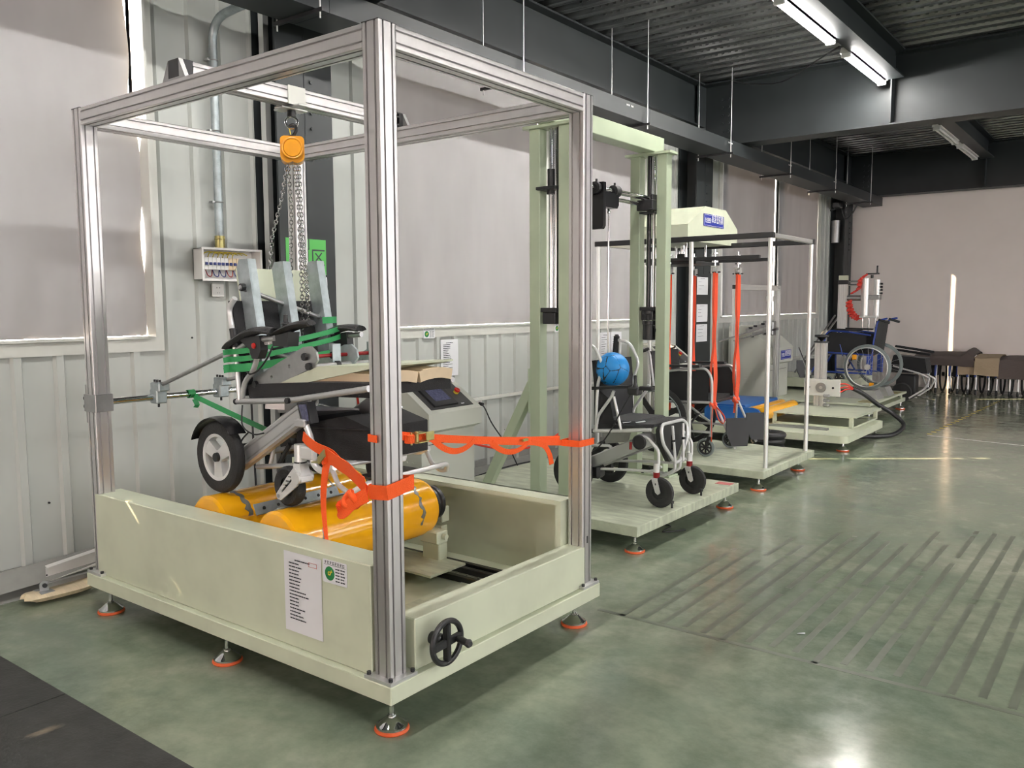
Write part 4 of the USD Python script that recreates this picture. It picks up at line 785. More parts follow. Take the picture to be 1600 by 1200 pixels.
B.p('rear_loop', tube(fillet([(-1.16, 3.02, .40), (-1.13, 3.02, .50), (-1.10, 3.05, .53), (-.92, 3.05, .545), (-.90, 3.05, .47)], .03), .0115), SILVERL); B.p('link_plate', prism([(-1.0, .62), (-.78, .645), (-.80, .58), (-.98, .55)], (0, 3.08, 0), X, Z, 0, .006), STEEL)
B.p('rear_axle_tube', tube([(-1.19, N_, .342), (-1.19, F_, .342)], .014), STEEL); B.p('drive_motor', box(-1.15, -1.0, 3.02, 3.12, .30, .40, .02), BLACK)
B.p('control_cable', tube(cr([(-.73, N_, .92), (-.80, N_ - .01, .80), (-.88, N_ - .01, .66), (-.98, N_ - .02, .53), (-1.08, N_ - .02, .47)], 6), .005), BLACK)
ball = Thing('ball', 'bright blue ball with dark creases lying on the armrest of the white wheelchair', 'ball', loc=(-.93, 3.05, .96))
bm_ = trimesh.creation.icosphere(5, .118); vv = bm_.vertices; cen = R.normal(size=(34, 3)); cen /= np.linalg.norm(cen, axis=1, keepdims=True)
dd = np.sort(np.arccos(np.clip((vv / .118) @ cen.T, -1, 1)), axis=1); gap = dd[:, 1] - dd[:, 0]; sc = np.where(gap < .07, .965 + .035 * (gap / .07) ** .5, 1.0)
bm_ = trimesh.Trimesh(vv * sc[:, None] + V(-.925, 3.07, 1.078), bm_.faces, process=False); fg = gap[bm_.faces].mean(1); ph = R.random(34)
near_ = np.argmin(np.arccos(np.clip((vv / .118) @ cen.T, -1, 1)), axis=1)[bm_.faces[:, 0]]
dark_ = (fg < .035) & (ph[near_] < .8)
for nm_, sel, mt in (('skin', ~dark_, BLUEB), ('seams', dark_, BLACK)):
    q = trimesh.Trimesh(bm_.vertices, bm_.faces[sel], process=False); q.remove_unreferenced_vertices(); ball.p(nm_, q, mt, smooth=True)

# ================================================ machine 3: sling lifting frame with manual wheelchair
M3 = Thing('sling_lift_stand', 'low pale green platform with thin aluminium posts, black top bars and a green hood', 'test machine', loc=(-1.2, 5.2, 0))
M3.p('platform', box(-2.2, -.40, 4.58, 5.86, .108, .17, .003), GREEN_D)
for x, y in ((-.47, 4.66), (-.49, 5.68), (-2.1, 4.66), (-2.1, 5.76)): foot(M3, x, y, .108)
YA, YB_ = 4.75, 5.76
for x, y in ((-2.07, YA), (-1.14, YA), (-.45, YA), (-.45, YB_), (-2.07, YB_)):
    M3.p('post', cyl((x, y, .17), (x, y, 2.055), .019, n=18), ALU2)
for y in (YA, YB_): M3.p('top_bar', box(-2.10, -.42, y - .02, y + .02, 2.055, 2.10, .003), BLACK)
for x in (-.45, -2.07): M3.p('side_bar', box(x - .02, x + .02, YA + .02, YB_ - .02, 2.06, 2.095, .003), ALU2)
hp = Polygon([(4.80, 2.10), (5.88, 2.10), (5.88, 2.235), (5.60, 2.395), (5.15, 2.395), (4.80, 2.215)])
hd = M3.p('hood', prism(hp, (-1.2, 0, 0), Y, Z, -.55, 0), GREEN, smooth=20, label='pale green chamfered hood'); M3.p('hood_tray', box(-1.75, -1.2, 4.82, 5.86, 2.075, 2.10), GREEN, on=hd)
for xx_ in (-1.62, -1.32):
    for y in (5.02, 5.43): M3.p('guide_rod', cyl((xx_, y, 1.945), (xx_, y, 2.09), .013), CHROME)
M3.p('lift_screw', [cyl((-1.45, 5.22, 1.99), (-1.45, 5.22, 2.09), .02), lathe([(.02, 0), (.04, 0), (.04, .02), (.02, .02)], (-1.45, 5.22, 1.985), Z, 24)], CHROME); M3.p('screw_nut', box(-1.49, -1.41, 5.18, 5.26, 1.93, 1.985, .005), BLACK)
for y in (4.97, 5.48): M3.p('carrier_bar', box(-1.85, -.62 if y < 5.2 else -.70, y - .02, y + .02, 1.905, 1.935, .003), BLACK)
M3.p('carrier_plate', box(-1.7, -1.2, 4.97, 5.48, 1.88, 1.905, .003), BLACK)
def hook_at(x, y):
    M3.p('sling_hanger', [cyl((x, y, 1.85), (x, y, 2.0), .008, n=12), lathe([(.008, 0), (.028, 0), (.028, .012), (.008, .012)], (x, y, 1.955), Z, 18), lathe([(.008, 0), (.03, 0), (.03, .012), (.008, .012)], (x, y, 1.885), Z, 18)], CHROME)
    M3.p('sling_shackle', [box(x - .028, x + .028, y - .026, y + .026, 1.845, 1.856), box(x - .028, x - .022, y - .026, y + .026, 1.79, 1.85), box(x + .022, x + .028, y - .026, y + .026, 1.79, 1.85)], ALU2); M3.p('shackle_pin', cyl((x - .05, y, 1.80), (x + .05, y, 1.80), .006), BLACK)
HK = [(-1.02, 4.97), (-1.02, 5.48), (-1.46, 4.97), (-1.46, 5.48)]
SL = ['coral orange sling with a loop tied to the near front tube of the wheelchair', 'coral orange sling knotted at the far front tube of the wheelchair',
      'coral orange sling seen between the right-hand posts of the green portal', 'coral orange sling ending behind the near armrest of the suspended wheelchair']
for k, (x, y) in enumerate(HK):
    hook_at(x, y); s = Thing('lifting_sling', SL[k], 'sling', loc=(x, y, .6)); zt, zk = 1.80, (.64 if k < 2 else .52)
    for q, (dx, dy, sw) in enumerate(((-.012, -.006, .02), (.013, .008, -.018))):
        pts = [V(x + dx * .5, y + dy, zt), V(x + dx + sw * .3, y + dy, zt - .3), V(x + dx + sw, y + dy * 2, (zt + zk) / 2), V(x + dx - sw * .6, y, zk + .25), V(x + dx * .3 + .01, y - .01, zk)]
        s.p('webbing', ribbon(cr(pts, 6), .034, .0025, side=nrm(V(.78, -.5 + q * .9, 0))), ORANGE2, smooth=50)
    if k < 2:
        kx, ky = x + .01, y - .012
        s.p('knot', [tube([V(kx + .024 * math.cos(a), ky + .012 * math.sin(a), zk - .005 + .02 * math.sin(a * 2)) for a in np.linspace(0, 6.28, 17)[:-1]], .014, 8, closed=True)], ORANGE2, smooth=60)
        s.p('loose_end', ribbon(cr([(kx, ky - .01, zk), (kx - .01, ky - .015, zk - .12), (kx - .005, ky - .015, zk - (.33 if k == 0 else .09))], 6), np.linspace(.04, .022, 13), .0025, side=V(.8, -.6, 0)), ORANGE2, smooth=50)
        if k == 0: s.p('loop', ribbon(cr([(kx, ky, zk), (kx + .05, ky - .01, zk - .03), (kx + .115, ky - .015, zk - .10), (kx + .105, ky - .02, zk - .155), (kx + .06, ky - .02, zk - .12), (kx + .02, ky - .012, zk - .02)], 6), .028, .0025, side=V(.5, -.6, .3)), ORANGE2, smooth=50)

def manual_chair(name, label, xa, yn, yf, zc, fwd, R_, frame, rimcol, tyre, zoff=0.0, spokes=7, style='thin', handles=True, legs=True, kx=1.0):
    """manual wheelchair: big wheels at x = xa, facing fwd (+1 or -1 along x); zc is the height it stands on"""
    t = Thing(name, label, 'wheelchair', loc=(xa, (yn + yf) / 2, zc)); L = lambda dx, y, z: V(xa + fwd * dx * (kx if dx > 0 else 1), y, zc + z)
    for y in (yn, yf):
        s = -1 if y == yn else 1; o = y + s * .045
        wheel(t, L(0, o, R_), R_, .032, tyre=tyre, rim=rimcol, name='rear_wheel', style=style, spokes=spokes, rim_r=.905, hub=BLACK)
        t.p('push_rim', torus(L(0, o + s * .035, R_), Y, R_ * .86, .008, 48, 8), rimcol)
        wheel(t, L(.53, y, .082), .082, .03, tyre=TYREG, rim=BLACK, name='front_caster', style='thin', spokes=8, rim_r=.76, hub=BLACK)
        t.p('caster_fork', hull([L(.53, y - .02, .085), L(.53, y + .02, .085), L(.545, y - .02, .075), L(.59, y - .022, .185), L(.59, y + .022, .185), L(.555, y + .022, .185), L(.545, y + .02, .075), L(.555, y - .022, .185)]), BLACK)
        t.p('front_tube', tube(fillet([L(-.02, y, .73), L(.30, y, .775), L(.53, y, .785), L(.585, y, .70), L(.59, y, .42), L(.585, y, .18)], .07), .0125), frame)
        t.p('armrest_pad', hull([L(.10, y - .028, .785), L(.10, y + .028, .785), L(.46, y - .028, .795), L(.46, y + .028, .795), L(.09, y - .03, .805), L(.09, y + .03, .805), L(.46, y - .03, .815), L(.46, y + .03, .815)]), FABRIC)
        t.p('side_guard', hull([L(.04, y, .46), L(.55, y, .46), L(.55, y, .70), L(.50, y, .765), L(.04, y, .74), L(.04, y + .006, .46), L(.55, y + .006, .46), L(.50, y + .006, .765), L(.04, y + .006, .74)]), FABRIC)
        t.p('seat_rail', tube([L(-.04, y, .465), L(.57, y, .485)], .0125), frame); t.p('lower_rail', tube([L(-.04, y, .21), L(.585, y, .22)], .0115), frame)
        t.p('back_tube', tube(fillet([L(-.04, y, .20), L(-.05, y, .60), L(-.10, y, .93), L(-.22, y, .955)], .05), .0125), frame)
        if handles: t.p('push_handle', tube([L(-.11, y, .94), L(-.25, y, .90)], .017), BLACK)
        t.p('hub_plate', bar(L(0, y, .20), L(0, y, .45), .006, .05, up=X), frame)
        if legs:
            t.p('leg_rest_tube', tube(fillet([L(.57, y - s * .03, .50), L(.62, y - s * .03, .46), L(.80, y - s * .03, .13), L(.83, y - s * .03, .09)], .05), .0115), frame)
            t.p('foot_plate', prism(Polygon([(-.07, 0), (.07, 0), (.105, .12), (.085, .25), (-.085, .25), (-.105, .12)]), L(.86, y - s * .05, .115), nrm(V(.72, .69, 0)), nrm(V(-.12, -.08, 1)), -.009, .009), BLACK)
            t.p('foot_clamp', box(*sorted((L(.79, 0, 0)[0] - .02, L(.79, 0, 0)[0] + .02)), y - s * .03 - .03, y - s * .03 + .03, zc + .125, zc + .15, .004), BLACK)
    t.p('seat', sheet(lambda u, v: L(.0 + u * .52, yn + v * (yf - yn), .49 + .01 * u - .025 * math.sin(v * math.pi)), np.linspace(0, 1, 8), np.linspace(0, 1, 9), .035), FABRIC, smooth=40)
    t.p('backrest', sheet(lambda u, v: L(-.045 - .05 * u + .03 * -math.sin(v * math.pi), yn + v * (yf - yn), .50 + u * .42), np.linspace(0, 1, 8), np.linspace(0, 1, 9), .03), FABRIC, smooth=40)
    t.p('cross_brace', tube([L(.30, yn, .22), L(.32, yf, .47)], .011), BLACK); t.p('cross_brace', tube([L(.32, yf, .22), L(.30, yn, .47)], .011), frame)
    t.p('front_bar', tube([L(.56, yn, .482), L(.56, yf, .482)], .0125), BLACK); t.p('brake_lever', tube([L(.33, yn - .02, .44), L(.37, yn - .03, .60)], .006), frame)
    return t
C = manual_chair('manual_wheelchair', 'silver manual wheelchair with black seat hanging in coral slings over the third platform', -1.54, 4.95, 5.50, .172, 1, .305, SILVER, TYREG, RUBBER, kx=.885)

# ================================================ machine 4: low roller table with blue cover
M4 = Thing('roller_table_stand', 'low pale green machine with raised table, yellow rollers and blue sheet cover', 'test machine', loc=(-1.2, 7.5, 0))
M4.p('base', prism(rrect(-2.35, -.37, 6.78, 8.28, .08), (0, 0, .10), X, Y, 0, .075), GREEN)
for x, y in ((-.45, 6.95), (-.42, 8.1), (-2.2, 6.9), (-2.2, 8.1)): foot(M4, x, y, .10)
tb = M4.p('table_top', box(-1.36, -.44, 7.35, 8.42, .292, .302), GREEN)
for x in (-1.33, -.49):
    for y in (7.38, 8.36): M4.p('table_leg', box(x - .02, x + .02, y - .02, y + .02, .175, .292, .002), GREEN)
M4.p('table_rail', box(-1.33, -.49, 7.36, 7.39, .175, .195), GREEN); M4.p('table_rail', box(-.50, -.47, 7.38, 8.36, .175, .195), GREEN); M4.p('table_rail', box(-1.33, -.49, 8.35, 8.38, .175, .195), GREEN)
M4.p('grey_bar', box(-1.75, -.66, 7.10, 7.16, .175, .20, .002), STEEL)
for k in range(2): M4.p('roller', cyl((-1.55 + .14 * k, 7.22, .28), (-1.55 + .14 * k, 8.2, .28), .075, n=28), YELLOW)
bc = M4.p('cover_box', prism(Polygon([(-2.1, .175), (-1.42, .175), (-1.42, .29), (-1.46, .335), (-1.52, .35), (-2.1, .35)]), (0, 7.22, 0), X, Z, 0, .03), BLUEP, label='blue sheet metal cover')
M4.p('cover_lid', prism(Polygon([(-2.1, .345), (-1.66, .352), (-1.62, .30), (-1.60, .30), (-1.62, .37), (-2.1, .362)]), (0, 8.25, 0), X, Z, 0, 1.03), BLUEP, on=bc, smooth=False)
def prof40(p, q): return profile(p, q, unary_union([rrect(-.0325, .0325, -.0325, .0325, .003, 3).difference(unary_union([sbox(-.005, .02, .005, .05), sbox(-.005, -.05, .005, -.02), sbox(.02, -.005, .05, .005), sbox(-.05, -.005, -.02, .005)]))]))
FX = -1.92
for y in (7.62, 9.02): M4.p('frame_post', prof40((FX, y, .175 if y < 8.2 else 0.0), (FX, y, 1.76)), ALU2, smooth=30)
M4.p('frame_rail', prof40((FX, 7.655, 1.725), (FX, 8.985, 1.725)), ALU2, smooth=30); M4.p('frame_end_cap', box(FX - .03, FX + .03, 7.583, 7.588, 1.70, 1.75), BLACK)
arm = M4.p('clamp_carriage', [bar((FX + .05, 7.85, 1.20), (FX + .05, 8.7, 1.28), .03, .05), bar((FX + .08, 8.0, 1.16), (FX + .08, 8.8, 1.20), .04, .03), box(FX - .04, FX + .1, 8.6, 8.72, 1.12, 1.30, .01)], STEEL)
for y, z in ((7.9, 1.23), (8.05, 1.25), (8.3, 1.27), (8.5, 1.29), (7.95, 1.13), (8.4, 1.15)): M4.p('carriage_bolt', cyl((FX + .06, y, z), (FX + .10, y, z), .012), BLACK, on=arm)
M4.p('probe_rod', cyl((FX + .06, 7.0, 1.10), (FX + .06, 8.2, 1.21), .010), STEEL); M4.p('probe_rod', cyl((FX + .12, 7.3, 1.10), (FX + .12, 8.3, 1.17), .008), STEEL)
M4.p('pneumatic_cylinder', [cyl((FX + .05, 8.6, 1.24), (FX + .05, 8.6, 1.55), .03), cyl((FX + .05, 8.6, 1.55), (FX + .05, 8.6, 1.62), .05)], ALU2)
cb_ = M4.p('side_column', [prof40((-1.055, 8.22, .17), (-1.055, 8.22, 1.06)), ], ALU2, smooth=30); M4.p('side_column', prof40((-1.125, 8.22, .17), (-1.125, 8.22, 1.06)), ALU2, smooth=30)
M4.p('column_knob', lathe([(0, 0), (.085, 0), (.085, .015), (.0, .016), (.012, .02), (.05, .06), (.08, .07), (.08, .09), (0, .095)], (-1.09, 8.22, 1.06), Z, 20), BLACK)
sp = M4.p('slide_plate', box(-1.26, -.84, 8.15, 8.18, .43, .63, .004), TRIM)
M4.p('slide_bearing', [lathe([(.02, 0), (.06, 0), (.06, .012), (.02, .012)], (-1.06, 8.15, .53), -Y, 24)], STEEL, on=sp)
for x in (-1.2, -.92): M4.p('slide_hole', cyl((x, 8.151, .53), (x, 8.147, .53), .014), BLACK, on=sp)
for k in range(4): M4.p('air_fitting', box(-1.02, -.95, 8.10, 8.15, .42 - k * .055, .455 - k * .055, .008), STEEL)
for k in range(3): M4.p('red_air_tube', tube(cr([(-.85, 8.16, .58 - k * .05), (-.78, 8.2, .58 - k * .03), (-.70, 8.24, .52)], 5), .007), REDHOSE)
single('black_hose', tube(cr([(-.72, 8.24, .53), (-.62, 8.34, .46), (-.5, 8.5, .33), (-.36, 8.62, .22), (-.22, 8.55, .10), (-.26, 8.2, .03), (-.48, 7.9, .028), (-.8, 7.7, .028)], 8), .026, 12), BLACK, 'thick black hose curving over the table edge down to the floor', 'hose')
single('leaning_rod', [cyl((-1.62, 9.0, .95), (-1.18, 8.5, .33), .011), box(-1.46, -1.38, 8.76, 8.82, .62, .69, .01)], CHROME, 'thin chrome rod with black clamp leaning beside the far console', 'rod')
ch = Thing('coiled_hose', 'dark grey hose coiled in three rings on the floor beside the blue cover', 'hose', loc=(-1.12, 6.62, 0))
for k in range(3): ch.p('coil_ring', torus((-1.12 + .008 * k, 6.62, .034 + k * .062), Z, .135, .033, 36, 10), BLACK)
ch.p('hose_end', tube(cr([(-1.2, 6.5, .17), (-1.17, 6.52, .215), (-1.12, 6.55, .22), (-1.08, 6.56, .20)], 5), .016), BLACK)
for k in range(3): ch.p('tie_band', tube([V(-1.12 - .11 + .036 * math.cos(a), 6.62 - .08 + .02 * math.cos(a), .034 + k * .062 + .036 * math.sin(a)) for a in np.linspace(0, 6.28, 15)[:-1]], .006, 6, closed=True), TANF)

# ================================================ machine 5 and the blue wheelchair on it
M5 = Thing('pneumatic_test_stand', 'far pale green bench with aluminium tower, red coiled air hose and blue wheelchair on top', 'test machine', loc=(-1.4, 10.2, 0))
M5.p('base_frame', box(-2.4, -.76, 9.2, 11.1, .11, .165, .004), GREEN)
for x in (-.80, -1.7):
    for y in (9.3, 11.0): foot(M5, x, y, .11); M5.p('table_post', cyl((x, y, .165), (x, y, .222), .018), GREEN)
M5.p('table_top', box(-2.4, -.75, 9.15, 11.12, .222, .25, .003), GREEN); M5.p('side_bench', box(-2.62, -1.30, 10.42, 11.4, .30, .44, .004), GREEN)
M5.p('wheel_ramp', hull([(-1.35, 9.75, .25), (-.80, 9.75, .25), (-1.35, 10.05, .25), (-.80, 10.05, .25), (-1.2, 9.77, .365), (-.86, 9.77, .365), (-1.2, 10.03, .365), (-.86, 10.03, .365)]), GREYD); M5.p('wheel_ramp', hull([(-1.35, 10.3, .25), (-.80, 10.3, .25), (-1.35, 10.62, .25), (-.80, 10.62, .25), (-1.2, 10.32, .365), (-.86, 10.32, .365), (-1.2, 10.6, .365), (-.86, 10.6, .365)]), GREYD)
M5.p('slot_plate', box(-.95, -.78, 9.35, 9.6, .25, .256), BRASS); M5.p('slot_plate', box(-.95, -.78, 10.7, 10.95, .25, .256), BRASS)
M5.p('tower_post', prof40((-1.59, 10.9, .25), (-1.59, 10.9, 1.80)), ALU2, smooth=30); M5.p('tower_post', prof40((-1.655, 10.9, .25), (-1.655, 10.9, 1.80)), ALU2, smooth=30)
M5.p('tower_head', box(-1.69, -1.55, 10.86, 10.94, 1.80, 1.86, .004), BLACK); M5.p('tower_top', box(-1.68, -1.56, 10.86, 10.94, 1.86, 1.93, .004), GREEN)
for z in (1.84, 1.79): M5.p('guide_rod', cyl((-1.55, 10.9, z), (-1.28, 10.9, z), .012), CHROME)
M5.p('cross_arm', [cyl((-1.56, 10.9, 1.60), (-1.36, 10.9, 1.60), .04), box(-1.36, -1.10, 10.83, 10.97, 1.575, 1.64, .005)], STEEL)
M5.p('air_cylinder', [cyl((-1.30, 10.85, 1.33), (-1.30, 10.85, 1.88), .055, n=24), box(-1.36, -1.12, 10.80, 10.95, 1.31, 1.345, .004)], ALU2); M5.p('air_cylinder', cyl((-1.15, 10.9, 1.33), (-1.15, 10.9, 1.86), .045, n=24), ALU2)
for x in (-1.33, -1.24, -1.15): M5.p('piston_rod', cyl((x, 10.87, .85), (x, 10.87, 1.33), .014), CHROME)
M5.p('tower_crank', [cyl((-1.22, 10.88, 1.88), (-1.22, 10.88, 1.93), .02), bar((-1.3, 10.88, 1.945), (-1.12, 10.88, 1.945), .02, .02), cyl((-1.15, 10.88, 1.945), (-1.15, 10.88, 2.06), .013)], BLACK)
hel = [V(-1.52, 10.85, 1.50) + V(.0, 0, 0) for _ in range(1)]; ax_ = cr([(-1.53, 10.86, 1.55), (-1.50, 10.86, 1.42), (-1.45, 10.86, 1.34), (-1.37, 10.86, 1.30)], 24); hp_ = []
for i, p in enumerate(ax_): a = i * 1.9; hp_.append(p + V(.0, .045 * math.cos(a), 0) + V(.04, 0, .025) * math.sin(a))
M5.p('coiled_air_hose', tube(hp_, .010, 6), REDHOSE, label='red coiled air hose')
ax_ = cr([(-1.30, 10.82, 1.92), (-1.36, 10.82, 1.86), (-1.38, 10.82, 1.74), (-1.46, 10.83, 1.68)], 22); hp_ = [p + V(0, .04 * math.cos(i * 1.9), 0) + V(.035, 0, .02) * math.sin(i * 1.9) for i, p in enumerate(ax_)]
M5.p('coiled_air_hose', tube(hp_, .010, 6), REDHOSE)
for k in range(4): M5.p('valve', cyl((-1.1, 10.88, 1.80 - k * .045), (-1.07, 10.88, 1.80 - k * .045), .014), BLACK)
Dd = manual_chair('manual_wheelchair', 'blue framed manual wheelchair with orange reflectors standing on the far test bench', -.98, 9.90, 10.45, .365, -1, .305, BLUEF, ALU2, TYREG, spokes=20, style='wire')
for (dx, dz) in ((-.17, .13), (.06, -.24)): Dd.p('spoke_reflector', box(-.98 + dx - .03, -.98 + dx + .03, 9.845, 9.86, .67 + dz - .035, .67 + dz + .035, .006), AMBER, label='amber reflector')
for (dx, dz) in ((-.1, .15),): Dd.p('spoke_reflector', box(-.98 + dx - .03, -.98 + dx + .03, 10.485, 10.50, .67 + dz - .035, .67 + dz + .035, .006), AMBER)

# ================================================ consoles
def console(label, xf, y0, y1, ztop, zlip, zchin, depth, slant, facing=1, screen=True, plate=None):
    t = Thing('control_console', label, 'control console', loc=(xf - depth / 2, (y0 + y1) / 2, 0)); W = y1 - y0
    side = Polygon([(xf - .07, .03), (xf - .07, zchin), (xf, zchin + .03), (xf, zlip), (xf - slant, ztop), (xf - depth, ztop), (xf - depth, .03)])
    b = t.p('cabinet', prism(side, (0, y1, 0), X, Z, 0, W), CONSOLE, smooth=False)
    t.p('plinth', box(xf - depth + .02, xf - .09, y0 + .02, y1 - .02, 0, .03), BLACK)
    d = nrm(V(-slant, 0, ztop - zlip)); n = nrm(np.cross(Y, d)); n = n if n[2] > 0 else -n; o = V(xf, y0, zlip); L = np.linalg.norm(V(-slant, 0, ztop - zlip))
    pn = t.p('operating_panel', prism(sbox(.055, .035, W - .055, L - .03), o, Y, d, -.002, .003), GREYP) if screen else None
    for k in range(3): t.p('louvre', box(xf - depth * .5 - .08, xf - depth * .5 + .08, y0 - .006, y0, .55 - k * .05, .56 - k * .05), CONSOLE) if not screen else None
    t.p('door_seam', box(xf - .07, xf - .069, y0 + .06, y1 - .06, zchin - .075, zchin - .070), BLACK)
    if screen:
        f = n if np.cross(Y, d) @ n > 0 else -n
        def onp(a0, a1, b0, b1, h0, h1, mat, nm, on=pn): 
            q = [o + Y * a + d * b_ for a, b_ in ((a0, b0), (a1, b0), (a1, b1), (a0, b1))]; return t.p(nm, hull([p + n * h0 for p in q] + [p + n * h1 for p in q]), mat, on=on)
        onp(.10, .33, .055, .255, .003, .016, BLACK, 'display_bezel'); onp(.145, .30, .10, .235, .016, .0168, SCREEN, 'display')
        for k in range(14): onp(.105 + k * .024, .119 + k * .024, .283, .297, .003, .0035, PAPER, 'key_label')
        c = o + Y * .42 + d * .17; t.p('emergency_stop', [lathe([(0, 0), (.019, 0), (.019, .012), (0, .012)], c + n * .003, n, 24)], YEL2, on=pn); t.p('stop_button', lathe([(0, .012), (.012, .012), (.021, .018), (.021, .028), (.016, .033), (0, .034)], c + n * .003, n, 28), RED, on=pn)
        t.p('power_button', lathe([(0, 0), (.016, 0), (.014, .012), (0, .013)], o + Y * .405 + d * .25 + n * .003, n, 24), DRED, on=pn); onp(.37, .40, .055, .062, .003, .004, PAPER, 'key_label')
        for k in range(4): t.p('side_rivet', lathe([(0, 0), (.009, 0), (.006, .004), (0, .005)], (xf - .20 + .05 * (k % 2), y0, .58 - .08 * (k // 2)), -Y, 12), CONSOLE)
    if plate: nameplate(t, V(xf + .001, plate[0], plate[2]), plate[1], plate[3])
    return t
def glyph(strokes, s, x, z): return [LineString([(x + a * s, z + b * s) for a, b in st]).buffer(.045 * s) for st in strokes]
G_WEI = [[(0, .8), (.95, .8)], [(.12, .8), (.1, .4), (0, 0)], [(.6, 1), (.66, .5), (.95, .05)], [(.9, .55), (.6, .1)], [(.2, .6), (.5, .6)], [(.35, .7), (.25, .35), (.5, .1)], [(.5, .45), (.2, .1)]]
G_KAI = [[(.2, 1), (.2, .7)], [(.05, .85), (.05, .68), (.4, .68), (.4, .85)], [(.05, .5), (.4, .5), (.4, .3), (.05, .3), (.05, .05), (.42, .12)], [(.6, .9), (.85, .9), (.85, .1), (1, .1)], [(.6, .9), (.55, .05)]]
G_DE = [[(.2, 1), (0, .7)], [(.25, .7), (0, .4)], [(.15, .55), (.15, 0)], [(.4, .85), (.95, .85)], [(.66, 1), (.66, .7)], [(.4, .68), (.95, .68), (.95, .45), (.4, .45), (.4, .68)], [(.35, .35), (1, .35)], [(.42, .2), (.38, .02)], [(.55, .2), (.6, .02), (.85, .02)], [(.95, .2), (1, .05)]]
G_JIAN = [[(0, .7), (.45, .7)], [(.22, 1), (.22, 0)], [(.22, .65), (0, .3)], [(.22, .6), (.4, .4)], [(.7, 1), (.45, .65)], [(.7, 1), (1, .65)], [(.58, .6), (.88, .6)], [(.55, .45), (.62, .2)], [(.75, .45), (.76, .2)], [(.95, .45), (.85, .15)], [(.48, .03), (1, .03)]]
G_CE = [[(0, .9), (.12, .8)], [(0, .6), (.1, .5)], [(0, 0), (.15, .35)], [(.28, .2), (.28, .95), (.6, .95), (.6, .2)], [(.44, .8), (.44, .4), (.26, 0)], [(.46, .25), (.62, 0)], [(.76, .85), (.76, .25)], [(.95, 1), (.95, .05), (.85, .08)]]
G_QU = [[(1, .95), (.05, .95), (.05, .02), (1, .02)], [(.78, .78), (.25, .2)], [(.3, .74), (.85, .2)]]
def nameplate(t, o, w, h):
    """blue plate in the y-z plane facing +x, with the maker's letters and five characters"""
    pl = t.p('nameplate', prism(rrect(0, w, 0, h, h * .06), o, Y, Z, 0, .003), PLATE)
    t.p('border', prism(rrect(.03 * w, .97 * w, .06 * h, .94 * h, h * .05).difference(rrect(.037 * w, .963 * w, .085 * h, .915 * h, h * .045)), o, Y, Z, .003, .0036), WHITE, on=pl)
    tm = meshkit.text_mesh('HSD', h * .26, .0008, bold=True); T = np.eye(4); T[:3, 0], T[:3, 1], T[:3, 2], T[:3, 3] = Y, Z, X, o + Y * w * .07 + Z * h * .42 + X * .003; tm.apply_transform(T); sx = w * .27 / max(tm.extents[1], 1e-6); tm.vertices[:, 1] = (tm.vertices[:, 1] - (o + Y * w * .07)[1]) * sx + (o + Y * w * .07)[1]
    t.p('lettering', tm, WHITE, on=pl, smooth=False); ms = [sbox(.07 * w, .30 * h, .34 * w, .35 * h)]; s = w * .098
    for k, gl in enumerate((G_WEI, G_KAI, G_DE, G_JIAN, G_CE)): ms += glyph(gl, 1, 0, 0) and [m for m in glyph([[(a * .9, b * 1.9) for a, b in st] for st in gl], s, w * (.40 + k * .113), h * .33)]
    t.p('characters', prism(unary_union(ms), o, Y, Z, .003, .0038), WHITE, on=pl, smooth=False)
console('grey control console with touch screen and red stop button behind the drum stand', -1.6, 1.93, 2.46, 1.035, .83, .69, .55, .30)
console('grey vented control cabinet with a blue nameplate beside the far test benches', -1.96, 9.0, 9.78, 1.22, .93, .70, .62, .34, screen=False, plate=(9.30, .40, .765, .125))
c3 = console('pale control console half hidden behind the suspended manual wheelchair', -1.93, 6.02, 6.62, 1.09, .87, .66, .55, .30)
hd_ = Thing; nameplate(M3, V(-1.2 + .001, 5.11, 2.222), .44, .108)

# ================================================ things on the window wall
E_ = Thing('distribution_box', 'open white electrical box with breakers and loose wires on the ribbed wall', 'electrical box', loc=(WX, 1.23, 1.69)); bx0, bx1 = WX + .02, WX + .12; ey0, ey1, ez0, ez1 = 1.03, 1.46, 1.69, 1.885
E_.p('back', box(bx0, bx0 + .004, ey0, ey1, ez0, ez1), WHITE)
for a in (box(bx0, bx1, ey0, ey0 + .004, ez0, ez1), box(bx0, bx1, ey1 - .004, ey1, ez0, ez1), box(bx0, bx1, ey0, ey1, ez0, ez0 + .004), box(bx0, bx1, ey0, ey1, ez1 - .004, ez1)): E_.p('side', a, WHITE)
E_.p('rim', prism(sbox(ey0 - .006, ez0 - .006, ey1 + .006, ez1 + .006).difference(sbox(ey0 + .008, ez0 + .008, ey1 - .008, ez1 - .008)), (bx1, 0, 0), Y, Z, 0, .004), WHITE)
E_.p('din_rail', box(bx0 + .02, bx0 + .03, ey0 + .02, ey1 - .03, 1.775, 1.81), STEEL)
for k in range(10):
    y = ey0 + .028 + k * .029; bk = E_.p('breaker', box(bx0 + .03, bx0 + .075, y, y + .027, 1.755, 1.83, .002), WHITE if k < 6 else BEIGE); E_.p('toggle', box(bx0 + .075, bx0 + .086, y + .004, y + .023, 1.783, 1.80, .002), WIREB, on=bk)
for k in range(7): y = ey0 + .04 + k * .035; E_.p('earth_wire', tube(cr([(bx0 + .04, y, 1.83), (bx0 + .05, y + .01, 1.86), (bx0 + .04, y + .07, 1.868), (bx0 + .03, min(y + .12, ey1 - .04), 1.855)], 5), .0032, 6), WIREY)
